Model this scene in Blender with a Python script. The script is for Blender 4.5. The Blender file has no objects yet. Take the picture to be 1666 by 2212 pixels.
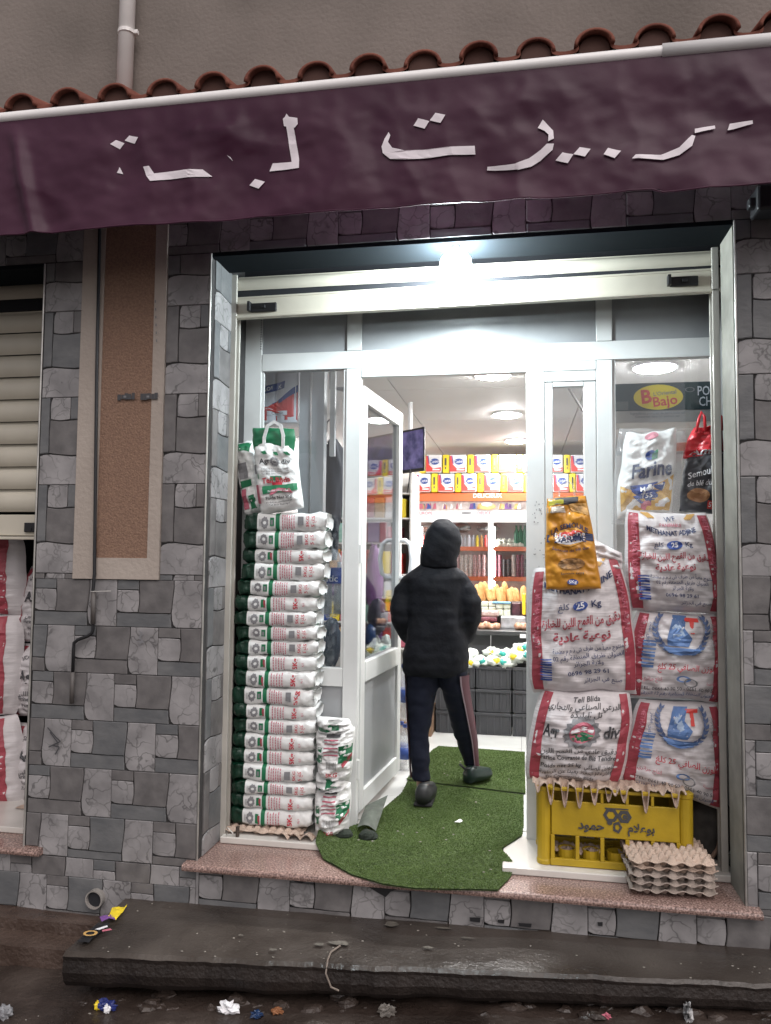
import bpy, bmesh, math, random
import numpy as np
from mathutils import Vector, Matrix, noise
from mathutils.geometry import tessellate_polygon
from math import sin, cos, pi, radians, sqrt, atan2
import unicodedata

random.seed(7)
SC = bpy.context.scene
COL = SC.collection

# ------------------------------------------------------------------ camera
YAW, PIT, ROL, FPX = radians(10.056), radians(3.424), radians(.554), 1659.0
fw = Vector((-sin(YAW) * cos(PIT), cos(YAW) * cos(PIT), sin(PIT)))
rt0 = Vector((cos(YAW), sin(YAW), 0)); up0 = rt0.cross(fw)
rt = rt0 * cos(ROL) + up0 * sin(ROL); up = -rt0 * sin(ROL) + up0 * cos(ROL)
CAM = Vector((0, -3.2, 1.3065))
cd = bpy.data.cameras.new('camera'); cam = bpy.data.objects.new('camera', cd); COL.objects.link(cam)
m = Matrix((rt, up, -fw)).transposed().to_4x4(); m.translation = CAM; cam.matrix_world = m
cd.sensor_fit = 'HORIZONTAL'; cd.sensor_width = 36; cd.lens = 36 * FPX / 1666
cd.clip_start = .05; cd.clip_end = 300
SC.camera = cam

# ------------------------------------------------------------------ world, sun, exposure
W = bpy.data.worlds.new('World'); SC.world = W; W.use_nodes = True
nt = W.node_tree; nt.nodes.clear()
wo_ = nt.nodes.new('ShaderNodeOutputWorld'); bg = nt.nodes.new('ShaderNodeBackground')
sk = nt.nodes.new('ShaderNodeTexSky'); sk.sky_type = 'NISHITA'; sk.sun_disc = False
sk.sun_elevation = radians(50); sk.sun_rotation = radians(150); sk.dust_density = 3; sk.air_density = 1.2
hs = nt.nodes.new('ShaderNodeHueSaturation'); hs.inputs['Saturation'].default_value = .22
tint = nt.nodes.new('ShaderNodeMix'); tint.data_type = 'RGBA'; tint.blend_type = 'MULTIPLY'; tint.inputs[0].default_value = 1
tint.inputs[7].default_value = (1, .945, .945, 1)
nt.links.new(sk.outputs[0], hs.inputs['Color']); nt.links.new(hs.outputs[0], tint.inputs[6]); nt.links.new(tint.outputs[2], bg.inputs[0])
bg.inputs[1].default_value = .125
nt.links.new(bg.outputs[0], wo_.inputs[0])
sl = bpy.data.lights.new('sun', 'SUN'); sl.energy = 1.2; sl.angle = radians(60); sl.color = (1, .93, .9)
so = bpy.data.objects.new('sun', sl); COL.objects.link(so)
so.rotation_euler = Vector((sin(radians(150)) * cos(radians(50)), cos(radians(150)) * cos(radians(50)), sin(radians(50)))).to_track_quat('Z', 'Y').to_euler()
SC.view_settings.view_transform = 'Standard'; SC.view_settings.look = 'None'
SC.view_settings.exposure = 0.0; SC.view_settings.gamma = 1; SC.view_settings.use_curve_mapping = False
SC.cycles.max_bounces = 8; SC.cycles.transparent_max_bounces = 12
SC.cycles.sample_clamp_indirect = 3
BULB, LED, TUBE = 420, 26, 40

# ------------------------------------------------------------------ helpers
def ray(px, py): return rt * (px - 833) - up * (py - 1106) + fw * FPX
def PY(px, py, Y):
    d = ray(px, py); return CAM + d * ((Y - CAM.y) / d.y)
def PZ(px, py, Z):
    d = ray(px, py); return CAM + d * ((Z - CAM.z) / d.z)

def N(t, k, **kw):
    n = t.nodes.new(k)
    for a, b in kw.items(): setattr(n, a, b)
    return n
MATS = {}
def mat(name, col, rough=.6, metal=0, var=.0, vscale=6, col2=None, bump=0, bscale=30, spec=.5, emit=0, coat=0, stretch=None, trans=0, alpha=1, veins=0, detail=5, rnd=False, rvar=0, bdist=.01):
    if name in MATS: return MATS[name]
    M = bpy.data.materials.new(name); M.use_nodes = True; t = M.node_tree
    b = t.nodes['Principled BSDF']; L = t.links.new
    b.inputs['Roughness'].default_value = rough; b.inputs['Metallic'].default_value = metal
    b.inputs['Specular IOR Level'].default_value = spec
    b.inputs['Base Color'].default_value = (*col, 1)
    if coat: b.inputs['Coat Weight'].default_value = coat; b.inputs['Coat Roughness'].default_value = .15
    if trans: b.inputs['Transmission Weight'].default_value = trans; b.inputs['IOR'].default_value = 1.2
    if alpha < 1: b.inputs['Alpha'].default_value = alpha
    if emit:
        b.inputs['Emission Color'].default_value = (*col, 1); b.inputs['Emission Strength'].default_value = emit
    tc = N(t, 'ShaderNodeTexCoord'); vec = tc.outputs['Object']
    if rnd:
        oi = N(t, 'ShaderNodeObjectInfo'); mu = N(t, 'ShaderNodeMath', operation='MULTIPLY'); mu.inputs[1].default_value = 37
        L(oi.outputs['Random'], mu.inputs[0]); ad = N(t, 'ShaderNodeVectorMath', operation='ADD')
        L(vec, ad.inputs[0]); L(mu.outputs[0], ad.inputs[1]); vec = ad.outputs[0]
    if stretch:
        mp = N(t, 'ShaderNodeMapping'); mp.inputs['Scale'].default_value = stretch; L(vec, mp.inputs[0]); vec = mp.outputs[0]
    if var or col2:
        n = N(t, 'ShaderNodeTexNoise'); n.inputs['Scale'].default_value = vscale; n.inputs['Detail'].default_value = detail; L(vec, n.inputs['Vector'])
        r = N(t, 'ShaderNodeValToRGB'); r.color_ramp.elements[0].position = .35; r.color_ramp.elements[1].position = .68
        c2 = col2 or tuple(min(1, c * (1 + var)) for c in col); c1 = col if col2 else tuple(c * (1 - var) for c in col)
        r.color_ramp.elements[0].color = (*c1, 1); r.color_ramp.elements[1].color = (*c2, 1)
        L(n.outputs[0], r.inputs[0]); out = r.outputs[0]
        if veins:
            n2 = N(t, 'ShaderNodeTexNoise'); n2.inputs['Scale'].default_value = 9; n2.inputs['Detail'].default_value = 3; L(vec, n2.inputs['Vector'])
            mx = N(t, 'ShaderNodeMix', data_type='VECTOR'); mx.inputs[0].default_value = .16; L(vec, mx.inputs[4]); L(n2.outputs[1], mx.inputs[5])
            vo = N(t, 'ShaderNodeTexVoronoi', feature='DISTANCE_TO_EDGE'); vo.inputs['Scale'].default_value = 15; L(mx.outputs[1], vo.inputs['Vector'])
            r2 = N(t, 'ShaderNodeValToRGB'); r2.color_ramp.elements[0].position = 0; r2.color_ramp.elements[1].position = .06
            r2.color_ramp.elements[0].color = (1 - veins, 1 - veins, 1 - veins, 1); r2.color_ramp.elements[1].color = (1, 1, 1, 1); L(vo.outputs[0], r2.inputs[0])
            m2 = N(t, 'ShaderNodeMix', data_type='RGBA', blend_type='MULTIPLY')
            L(n.outputs[0], m2.inputs[0]); L(out, m2.inputs[6]); L(r2.outputs[0], m2.inputs[7]); out = m2.outputs[2]
            m2.inputs[0].default_value = 1
            r3 = N(t, 'ShaderNodeMapRange'); r3.inputs[1].default_value = .35; r3.inputs[2].default_value = .6; L(n2.outputs[0], r3.inputs[0]); L(r3.outputs[0], m2.inputs[0])
        L(out, b.inputs['Base Color'])
        if emit: L(out, b.inputs['Emission Color'])
        if rvar:
            mr = N(t, 'ShaderNodeMapRange'); mr.inputs[3].default_value = rough - rvar; mr.inputs[4].default_value = rough + rvar; mr.inputs[1].default_value = .3; mr.inputs[2].default_value = .7
            L(n.outputs[0], mr.inputs[0]); L(mr.outputs[0], b.inputs['Roughness'])
    if bump:
        n = N(t, 'ShaderNodeTexNoise'); n.inputs['Scale'].default_value = bscale; n.inputs['Detail'].default_value = 6; L(vec, n.inputs['Vector'])
        bp = N(t, 'ShaderNodeBump'); bp.inputs['Strength'].default_value = bump; bp.inputs['Distance'].default_value = bdist
        L(n.outputs[0], bp.inputs['Height']); L(bp.outputs[0], b.inputs['Normal'])
    MATS[name] = M; return M

WO = {}
def tag(o, label=None, cat=None, group=None, kind=None):
    if label: o['label'] = label
    if cat: o['category'] = cat
    if group: o['group'] = group
    if kind: o['kind'] = kind
    return o
def thing(name, label, cat, loc=(0, 0, 0), group=None):
    o = bpy.data.objects.new(name, None); COL.objects.link(o); o.location = loc; o.empty_display_size = .05
    WO[o.name] = Vector(loc); return tag(o, label, cat, group)
def obj(name, vf, mats, parent=None, smooth=False, fm=None, loc=None):
    v, f = vf
    me = bpy.data.meshes.new(name); 
    if loc is not None: v = [Vector(p) - Vector(loc) for p in v]
    me.from_pydata([tuple(p) for p in v], [], f)
    for mm in (mats if isinstance(mats, (list, tuple)) else [mats]): me.materials.append(mm)
    if fm is not None: me.polygons.foreach_set('material_index', fm)
    if smooth: me.polygons.foreach_set('use_smooth', [True] * len(me.polygons))
    me.update()
    o = bpy.data.objects.new(name, me); COL.objects.link(o)
    w = Vector(loc) if loc is not None else Vector((0, 0, 0))
    if parent:
        o.parent = parent; o.location = w - WO[parent.name]
    else: o.location = w
    WO[o.name] = w; return o
def join(*vfs):
    V = []; F = []
    for v, f in vfs:
        k = len(V); V += list(v); F += [tuple(i + k for i in q) for q in f]
    return V, F
def bx(x0, x1, y0, y1, z0, z1, b=0):
    if b <= 0:
        v = [(x, y, z) for x in (x0, x1) for y in (y0, y1) for z in (z0, z1)]
        return v, [(0, 1, 3, 2), (4, 6, 7, 5), (0, 4, 5, 1), (2, 3, 7, 6), (0, 2, 6, 4), (1, 5, 7, 3)]
    bm = bmesh.new(); bmesh.ops.create_cube(bm, size=1)
    for q in bm.verts: q.co = Vector((x0 + (q.co.x + .5) * (x1 - x0), y0 + (q.co.y + .5) * (y1 - y0), z0 + (q.co.z + .5) * (z1 - z0)))
    bmesh.ops.bevel(bm, geom=bm.edges[:], offset=b, segments=2, affect='EDGES', profile=.5)
    r = ([q.co.copy() for q in bm.verts], [tuple(x.index for x in fc.verts) for fc in bm.faces]); bm.free(); return r
def frame_of(d):
    d = d.normalized(); a = Vector((0, 0, 1)) if abs(d.z) < .9 else Vector((1, 0, 0))
    u = d.cross(a).normalized(); return u, d.cross(u).normalized()
def tube(pts, r, n=8, caps=True):
    pts = [Vector(p) for p in pts]; V = []; F = []; u = None
    for i, p in enumerate(pts):
        d = (pts[min(i + 1, len(pts) - 1)] - pts[max(i - 1, 0)]).normalized()
        if u is None: u, w = frame_of(d)
        else: u = (u - d * u.dot(d)).normalized(); w = d.cross(u)
        rr = r[i] if isinstance(r, (list, tuple)) else r
        V += [p + (u * cos(2 * pi * k / n) + w * sin(2 * pi * k / n)) * rr for k in range(n)]
    for i in range(len(pts) - 1):
        for k in range(n): F.append((i * n + k, i * n + (k + 1) % n, (i + 1) * n + (k + 1) % n, (i + 1) * n + k))
    if caps: F.append(tuple(range(n))[::-1]); F.append(tuple((len(pts) - 1) * n + k for k in range(n)))
    return V, F
def lathe(prof, c, n=14, axis='z'):
    V = []; F = []
    for r, h in prof:
        for k in range(n):
            a = 2 * pi * k / n
            if axis == 'z': V.append((c[0] + r * cos(a), c[1] + r * sin(a), c[2] + h))
            elif axis == 'y': V.append((c[0] + r * cos(a), c[1] + h, c[2] + r * sin(a)))
            else: V.append((c[0] + h, c[1] + r * cos(a), c[2] + r * sin(a)))
    for i in range(len(prof) - 1):
        for k in range(n): F.append((i * n + k, i * n + (k + 1) % n, (i + 1) * n + (k + 1) % n, (i + 1) * n + k))
    F.append(tuple(range(n))[::-1]); F.append(tuple((len(prof) - 1) * n + k for k in range(n)))
    return V, F
def grid(nu, nv, fn):
    V = [fn(i / nu, j / nv) for j in range(nv + 1) for i in range(nu + 1)]
    F = [(j * (nu + 1) + i, j * (nu + 1) + i + 1, (j + 1) * (nu + 1) + i + 1, (j + 1) * (nu + 1) + i) for j in range(nv) for i in range(nu)]
    return V, F
def bumpy(c, rx, ry, rz, seed=0, amp=.2, fr=3, nu=14, nv=8):
    def fn(u, v):
        a = 2 * pi * u; b = pi * (v - .5); d = Vector((cos(a) * cos(b), sin(a) * cos(b), sin(b)))
        k = 1 + amp * noise.noise(d * fr + Vector((seed * 3.1, 0, 0)))
        return Vector((c[0] + rx * d.x * k, c[1] + ry * d.y * k, c[2] + rz * d.z * k))
    return grid(nu, nv, fn)
def pbox(x0, y0, x1, y1, Y, dep, b=0):
    xm, ym = (x0 + x1) / 2, (y0 + y1) / 2
    return bx(PY(x0, ym, Y).x, PY(x1, ym, Y).x, Y, Y + dep, PY(xm, y1, Y).z, PY(xm, y0, Y).z, b)
def copy_tree(o, parent=None):
    c = o.copy(); COL.objects.link(c)
    if parent: c.parent = parent
    WO[c.name] = WO[o.name]
    for ch in o.children: copy_tree(ch, c)
    return c

# text as flat print; Arabic letters are joined by their presentation forms
FORMS = {}
for cp in range(0xFE70, 0xFEFD):
    d = unicodedata.decomposition(chr(cp)).split()
    if len(d) >= 2: FORMS[(''.join(chr(int(x, 16)) for x in d[1:]), d[0][1:-1])] = chr(cp)
NOJOIN = set('اأإآدذرزوؤةىء')
def arab(s):
    s = s.replace('لا', '\u0001'); out = []
    base = lambda c: 'لا' if c == '\u0001' else c
    isl = lambda c: c == '\u0001' or '\u0621' <= c <= '\u064a'
    for i, c in enumerate(s):
        if not isl(c): out.append(c); continue
        pv = i > 0 and isl(s[i - 1]) and s[i - 1] not in NOJOIN and s[i - 1] != '\u0001'
        nx = i < len(s) - 1 and isl(s[i + 1]) and c not in NOJOIN and c != '\u0001'
        k = 'medial' if pv and nx else 'final' if pv else 'initial' if nx else 'isolated'
        out.append(FORMS.get((base(c), k)) or FORMS.get((base(c), 'isolated')) or c)
    r = ''.join(out)[::-1]; res = ''; run = ''
    for c in r:
        if c.isdigit() or c in '.:': run = c + run
        else: res += run + c; run = ''
    return res + run
TC = {}
def textmesh(s, bold=0.0):
    if (s, bold) in TC: return TC[(s, bold)]
    c = bpy.data.curves.new('t', 'FONT'); c.body = s; c.resolution_u = 2; c.offset = bold; c.align_x = 'CENTER'; c.align_y = 'CENTER'; c.size = 1
    o = bpy.data.objects.new('t', c); COL.objects.link(o)
    dg = bpy.context.evaluated_depsgraph_get(); me = o.evaluated_get(dg).to_mesh()
    r = ([v.co.copy() for v in me.vertices], [tuple(p.vertices) for p in me.polygons])
    o.evaluated_get(dg).to_mesh_clear(); bpy.data.objects.remove(o); bpy.data.curves.remove(c)
    TC[(s, bold)] = r; return r
def poly2(pts, cuts=2, size=None):
    bm = bmesh.new(); vs = [bm.verts.new((p[0], p[1], 0)) for p in pts]
    tr = tessellate_polygon([[Vector((p[0], p[1], 0)) for p in pts]])
    for t in tr:
        try: bm.faces.new([vs[i] for i in t])
        except ValueError: pass
    for _ in range(cuts): bmesh.ops.subdivide_edges(bm, edges=bm.edges[:], cuts=1, use_grid_fill=True)
    bmesh.ops.triangulate(bm, faces=bm.faces[:])
    bm.verts.index_update()
    r = ([q.co.copy() for q in bm.verts], [tuple(x.index for x in fc.verts) for fc in bm.faces]); bm.free(); return r
class Print:
    """collects flat print in (a, b) metres on a surface and wraps it on that surface"""
    def __init__(s, surf, W=0, H=0): s.surf = surf; s.d = {}; s.k = 0; s.W = W; s.H = H
    def add(s, part, m_, vf, cx=0, cy=0, sc=1, rot=0, bend=0, sx=1):
        V, F = vf; out = []; s.k += 1; ca, sa = cos(rot), sin(rot)
        for p in V:
            x = p[0] * sc * sx; y = p[1] * sc + bend * x * x
            out.append(s.surf(cx + x * ca - y * sa, cy + x * sa + y * ca, .0022 + .0004 * s.k))
        s.d.setdefault((part, m_.name), []).append((out, F))
    def text(s, t, m_, cx, cy, h, rot=0, bend=0, bold=.012, sx=1, part='lettering'):
        if s.W:
            w = max(p[0] for p in textmesh(t, bold)[0]) * 2 * h * sx; lim = (2 * min(s.W * .4 - abs(cx), 9) if rot == 0 or abs(rot) < .5 else s.H * .8)
            if w > lim: sx *= lim / w
        s.add(part, m_, textmesh(t, bold), cx, cy, h, rot, bend, sx)
    def rect(s, m_, x0, y0, x1, y1, part='stripe', st=.015):
        nu = max(1, int(abs(x1 - x0) / st)); nv = max(1, int(abs(y1 - y0) / st))
        s.add(part, m_, grid(nu, nv, lambda u, v: (x0 + (x1 - x0) * u, y0 + (y1 - y0) * v, 0)))
    def poly(s, m_, pts, part='logo', cuts=2): s.add(part, m_, poly2(pts, cuts))
    def disc(s, m_, cx, cy, rx, ry, part='logo', n=20, r0=0, teeth=0):
        V = []; F = []; K = 4
        for j in range(K + 1):
            for i in range(n):
                a = 2 * pi * i / n; k = r0 + (1 - r0) * j / K
                if teeth and j == K: k *= 1 + (.12 if i % 2 else -.04)
                V.append((cx + rx * k * cos(a), cy + ry * k * sin(a), 0))
        for j in range(K):
            for i in range(n): F.append((j * n + i, (j + 1) * n + i, (j + 1) * n + (i + 1) % n, j * n + (i + 1) % n))
        s.add(part, m_, (V, F))
    def build(s, parent):
        for (part, mn), l in s.d.items():
            if part in ('letter', 'red_stripe', 'stripe', 'picture', 'stain', 'broken_corner', 'colour_field', 'band'):
                for q in l: obj(part, q, MATS[mn], parent)
            else: o = obj(part, join(*l), MATS[mn], parent); o['kind'] = 'stuff'
def flat(Y, x0=0, z0=0): return lambda a, b, off: Vector((x0 + a, Y - off, z0 + b))

# ------------------------------------------------------------------ materials
M_light = mat('stone_light', (.2, .193, .195), .42, col2=(.33, .318, .32), vscale=8, veins=.6, bump=.35, bscale=14, rnd=True)
M_grey = mat('stone_grey', (.108, .112, .117), .42, col2=(.158, .16, .162), vscale=9, bump=.3, bscale=22, rnd=True, stretch=(1, 1, 1.6))
M_brown = mat('stone_brown_grey', (.112, .106, .106), .42, col2=(.17, .161, .159), vscale=14, bump=.35, bscale=18, rnd=True)
M_mortar = mat('grout', (.03, .028, .028), .9, var=.2, vscale=20)
M_render = mat('wall_render', (.15, .128, .113), .9, col2=(.25, .213, .19), vscale=1.3, bump=.35, bscale=60, detail=8)
M_cream = mat('cream_plaster', (.36, .31, .27), .85, col2=(.42, .365, .32), vscale=3, bump=.4, bscale=50)
M_ochre = mat('rough_brown_plaster', (.2, .12, .085), .9, col2=(.28, .175, .12), vscale=110, bump=.6, bscale=120, detail=3)
M_tile = mat('roof_clay', (.13, .042, .03), .75, spec=.2, col2=(.21, .075, .052), vscale=8, bump=.3, bscale=40)
M_tiled = mat('roof_dark', (.07, .028, .02), .8)
M_pvc = mat('white_pvc_pipe', (.82, .79, .77), .3, var=.05)
M_tube = mat('awning_bar_paint', (.88, .86, .85), .3, var=.04)
M_awn = mat('awning_vinyl', (.042, .01, .026), .42, spec=.2, col2=(.064, .022, .042), vscale=2.5, bump=.22, bscale=4, bdist=.02, detail=6, rvar=.12)
M_letter = mat('white_sticker', (.72, .66, .7), .5, var=.06, vscale=10)
M_granite = mat('granite', (.11, .07, .06), .2, col2=(.42, .28, .24), vscale=130, detail=2, rvar=.08)
M_marble = mat('white_marble', (.6, .57, .53), .25, var=.08, vscale=5)
M_conc = mat('wet_concrete', (.03, .0235, .0195), .38, col2=(.078, .064, .054), vscale=2.6, bump=.35, bscale=55, detail=10, rvar=.2)
M_road = mat('wet_mud_road', (.02, .014, .0115), .38, col2=(.058, .042, .034), vscale=4, bump=.6, bscale=40, detail=10, rvar=.22, bdist=.012)
M_ledge = mat('wet_ledge', (.045, .028, .021), .35, col2=(.095, .066, .053), vscale=4, bump=.8, bscale=50, detail=8, rvar=.15)
M_alu = mat('white_frame', (.63, .64, .63), .38, var=.13, vscale=2.2, detail=9, bump=.05, bscale=8)
M_panel = mat('grey_infill', (.3, .31, .32), .4, var=.1, vscale=4)
M_shut = mat('shutter_slat', (.58, .54, .45), .4, var=.08, vscale=3, bump=.1, bscale=20)
M_steel = mat('trim_steel', (.5, .49, .46), .3, .7, var=.2, vscale=12)
M_black = mat('black_plastic', (.012, .012, .014), .5)
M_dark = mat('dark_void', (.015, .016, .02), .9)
M_cable = mat('grey_conduit', (.09, .08, .075), .6)
def glassmat():
    M = bpy.data.materials.new('window_glass'); M.use_nodes = True; t = M.node_tree; t.nodes.clear(); L = t.links.new
    o = N(t, 'ShaderNodeOutputMaterial'); a = N(t, 'ShaderNodeBsdfTransparent'); g = N(t, 'ShaderNodeBsdfGlossy'); g.inputs['Roughness'].default_value = .02
    a.inputs[0].default_value = (.86, .88, .9, 1); mx = N(t, 'ShaderNodeMixShader'); fr = N(t, 'ShaderNodeFresnel'); fr.inputs[0].default_value = 1.5
    ml = N(t, 'ShaderNodeMath', operation='MULTIPLY_ADD'); ml.inputs[1].default_value = .5; ml.inputs[2].default_value = .03; L(fr.outputs[0], ml.inputs[0])
    L(ml.outputs[0], mx.inputs[0]); L(a.outputs[0], mx.inputs[1]); L(g.outputs[0], mx.inputs[2]); L(mx.outputs[0], o.inputs[0]); MATS['window_glass'] = M; return M
M_glass = glassmat()
M_film = mat('clear_film', (.8, .82, .84), .15, alpha=.3, bump=.8, bscale=12)
M_sack = mat('woven_sack', (.6, .565, .57), .5, var=.05, vscale=4, bump=.35, bscale=16, stretch=(.35, 1, 5), bdist=.012)
M_bagw = mat('white_paper_bag', (.68, .69, .68), .38, var=.05, bump=.8, bscale=22, bdist=.008)
M_green = mat('green_print', (.012, .15, .065), .38, var=.1)
M_dgreen = mat('dark_green_foil', (.004, .032, .017), .3, var=.2, bump=1, bscale=25)
M_red = mat('red_print', (.45, .03, .05), .45, var=.06)
M_sred = mat('sack_red_print', (.34, .055, .075), .5, var=.08, vscale=9)
M_pink = mat('pink_print', (.48, .13, .18), .5)
M_ink = mat('dark_ink', (.06, .06, .065), .5)
M_gink = mat('grey_ink', (.2, .2, .21), .5)
M_blue = mat('blue_print', (.03, .07, .28), .45)
M_fblue = mat('faded_blue_print', (.1, .19, .4), .5, var=.2, vscale=15)
M_fnavy = mat('faded_navy_print', (.09, .13, .25), .5)
M_navy = mat('navy_print', (.04, .055, .13), .5)
M_gold = mat('gold_print', (.5, .3, .1), .5)
M_yel = mat('yellow_pack', (.8, .6, .03), .4)
M_wht = mat('white_pack', (.8, .8, .82), .4)
M_rpk = mat('red_pack', (.65, .06, .05), .4)
M_or = mat('orange_paint', (.6, .13, .04), .5)
M_crate = mat('yellow_crate_plastic', (.43, .29, .012), .5, var=.12, vscale=8, bump=.15, bscale=30)
M_pulp = mat('egg_tray_pulp', (.46, .35, .28), .95, var=.12, vscale=12, bump=.6, bscale=120)
M_pulpg = mat('grey_egg_tray_pulp', (.36, .3, .26), .95, var=.14, vscale=12, bump=.6, bscale=120)
M_turf = mat('turf_backing', (.07, .105, .032), .9, var=.3, vscale=60, bump=1, bscale=150)
M_ceil = mat('ceiling_board', (.62, .61, .6), .7, var=.03, vscale=2)
M_iwall = mat('interior_wall', (.62, .6, .58), .7, var=.04)
M_floor = mat('white_floor_tile', (.6, .6, .58), .25, var=.08, vscale=3)
M_gcr = mat('charcoal_crate', (.045, .045, .05), .5, var=.15)
M_count = mat('dark_counter', (.05, .05, .052), .35, var=.1)
M_bread = mat('bread_crust', (.52, .24, .07), .7, col2=(.72, .42, .17), vscale=14, bump=.4, bscale=30)
M_jack = mat('black_puffer', (.0045, .005, .0075), .75, spec=.18, var=.2, vscale=12, bump=.8, bscale=18)
M_trous = mat('navy_trousers', (.004, .0055, .014), .8, spec=.2, var=.15, bump=.5, bscale=14)
M_maroon = mat('maroon_stripe', (.06, .008, .018), .6, bump=.5, bscale=14)
M_piping = mat('white_piping', (.2, .15, .18), .6)
M_skin = mat('skin', (.42, .25, .18), .55, var=.05)
M_shoe = mat('black_rubber', (.012, .013, .014), .45)
M_gshoe = mat('dark_green_rubber', (.004, .014, .011), .4)
M_purple = mat('purple_pack', (.17, .07, .25), .4, var=.3, vscale=20)

# ------------------------------------------------------------------ setting: ground, road, slab
roadz = lambda x: -.40 + (x + 1.9) * .045
def road_fn(u, v):
    x = -14 + 28 * u; y = -24 + 24.3 * v
    return Vector((x, y, -.4 + (max(-4, min(4, x)) + 1.9) * .045))
tag(obj('street', grid(56, 10, road_fn), M_road), kind='structure')
def road2(u, v):
    x = -3.6 + 6 * u; y = -1.3 + 1.3 * v
    k = noise.fractal(Vector((x * 3, y * 5, 0)), 1, 2, 5) * .009 + max(0, noise.noise(Vector((x * 9, y * 14, 3)))) * .01
    e = min(1, 5 * min(u, 1 - u), 5 * v) 
    return Vector((x, y, roadz(x) + .004 + max(0, k + .006) * e))
tag(obj('gutter', grid(240, 60, road2), M_road, smooth=True), kind='structure')
bz = lambda x: -.185 + (x + 1.67) * .0125
def fy(x): return -.47 + (x + 1.66) * .085
def slab():
    V = []; nx = 150; xs = [-1.70 + 4.3 * (i / nx) for i in range(nx + 1)]; rows = []
    for i, x in enumerate(xs):
        t = x - (-1.70); y0 = 0.02; yf = fy(x) + .005 * noise.noise(Vector((x * 7, 0, 5))) + .007 * noise.noise(Vector((x * 22, 1, 5)))
        col = []
        for j in range(25):
            s = j / 24; y = y0 + (yf - y0) * s
            xx = x + (.09 * (1 - s) * -1 if i == 0 else 0) * 0
            z = bz(x) + .004 * noise.fractal(Vector((x * 4, y * 4, 0)), 1, 2, 4) - (.01 if j == 24 else 0) - s * .004
            col.append(Vector((xx, y, z)))
        bot = bz(x) - .135 + .012 * (x + 1.6) + .012 * noise.noise(Vector((x * 5, 3, 1)))
        for j, (dy, zz) in enumerate([(.004, .85), (.0, .5), (.01, .2), (.03, 0), (.14, -.005), (.3, -.01)]):
            zt = bz(x) - .012
            col.append(Vector((x, yf + dy + .0025 * noise.noise(Vector((x * 15, j * 3, 2))), bot + (zt - bot) * zz if zz >= 0 else bot)))
        rows.append(col)
    n = len(rows[0]); V = [p for c in rows for p in c]
    F = [(i * n + j, (i + 1) * n + j, (i + 1) * n + j + 1, i * n + j + 1) for i in range(nx) for j in range(n - 1)]
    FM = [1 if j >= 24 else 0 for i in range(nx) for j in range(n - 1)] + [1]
    F.append(tuple(range(n)))
    return (V, F), FM
sv, sfm = slab()
M_shadeface = mat('shaded_face_concrete', (.011, .007, .0055), .55, col2=(.024, .017, .014), vscale=6, bump=.6, bscale=60, detail=8)  # shade on the slab's front face, put into a darker concrete colour
tag(obj('pavement', sv, [M_conc, M_shadeface], fm=sfm), kind='structure')
def ledge(y1, z1, zb, seed, name):
    def fn(u, v):
        x = -4 + 2.6 * u
        k = .006 * noise.noise(Vector((x * 6, seed, v * 3)))
        if v < .7: return Vector((x, .02 + (y1 - .02) * v / .7, z1 + k))
        return Vector((x, y1 - .006 * (v - .7) + k, z1 + (zb - z1) * (v - .7) / .3 + (k if v < .99 else 0)))
    tag(obj(name, grid(70, 20, fn), M_ledge), kind='structure')
ledge(-.10, -.268, -.34, 1, 'upper_step')
ledge(-.225, -.315, -.46, 2, 'lower_step')
# rubble in the gap under the slab
R = []
for i in range(70):
    x = random.uniform(-1.7, 1.2); y = fy(x) + random.uniform(-.02, .1); r = random.uniform(.008, .03)
    R.append(bumpy((x, y, roadz(x) + r * .4), r * 1.5, r, r * .7, i, .5, 2, 7, 5))
tag(obj('rubble', join(*R), M_road), 'small lumps of wet rubble and mud along the gutter under the pavement slab', 'rubble', kind='stuff')
R = []
for i in range(120):
    if random.random() < .6:
        x = random.uniform(-1.6, 1.0); y = random.uniform(fy(x) + .02, -.02); z = bz(x) - .001
    else:
        x = random.uniform(-2.2, 1.0); y = random.uniform(-.9, -.5); z = roadz(x) + .012
    r = random.uniform(.0015, .004)
    R.append(bumpy((x, y, z), r * 1.4, r, r * .5, i, .4, 2, 6, 4))
tag(obj('grit', join(*R), mat('pale_grit', (.25, .23, .2), .8)), 'scattered pale specks of grit on the wet slab and road', 'grit', kind='stuff')
# cement smears and drips on the slab
R = []
def blob(cx, cy, rx, ry, sd, z=None):
    pts = []
    for k in range(18):
        a = 2 * pi * k / 18; q = 1 + .45 * noise.noise(Vector((cos(a) * 1.5, sin(a) * 1.5, sd)))
        pts.append((cx + rx * q * cos(a), cy + ry * q * sin(a)))
    V, F = poly2(pts, 1); return [Vector((p[0], p[1], (bz(p[0]) if z is None else z) + .0075)) for p in V], F
for i, (px, py, rx, ry) in enumerate([(735, 2040, .045, .014), (690, 2042, .02, .01), (925, 2052, .02, .008), (1272, 2020, .014, .006), (1390, 2024, .014, .006), (845, 2000, .03, .02), (960, 2010, .04, .006), (590, 2052, .015, .008), (1010, 2032, .03, .005), (520, 2020, .01, .005)]):
    p = PZ(px, py, -.17); R.append(blob(p.x, p.y, rx, ry, i))
sm = obj('cement_smear', join(*R), mat('dried_cement', (.12, .108, .09), .7, var=.25, vscale=40)); sm.name = 'cement_smear'
tag(sm, 'dried pale cement splashes on the wet pavement slab', 'cement stain', kind='stuff')
p = [PZ(735, 2045, -.17), PZ(715, 2060, -.172), PZ(708, 2080, -.178)]
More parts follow.
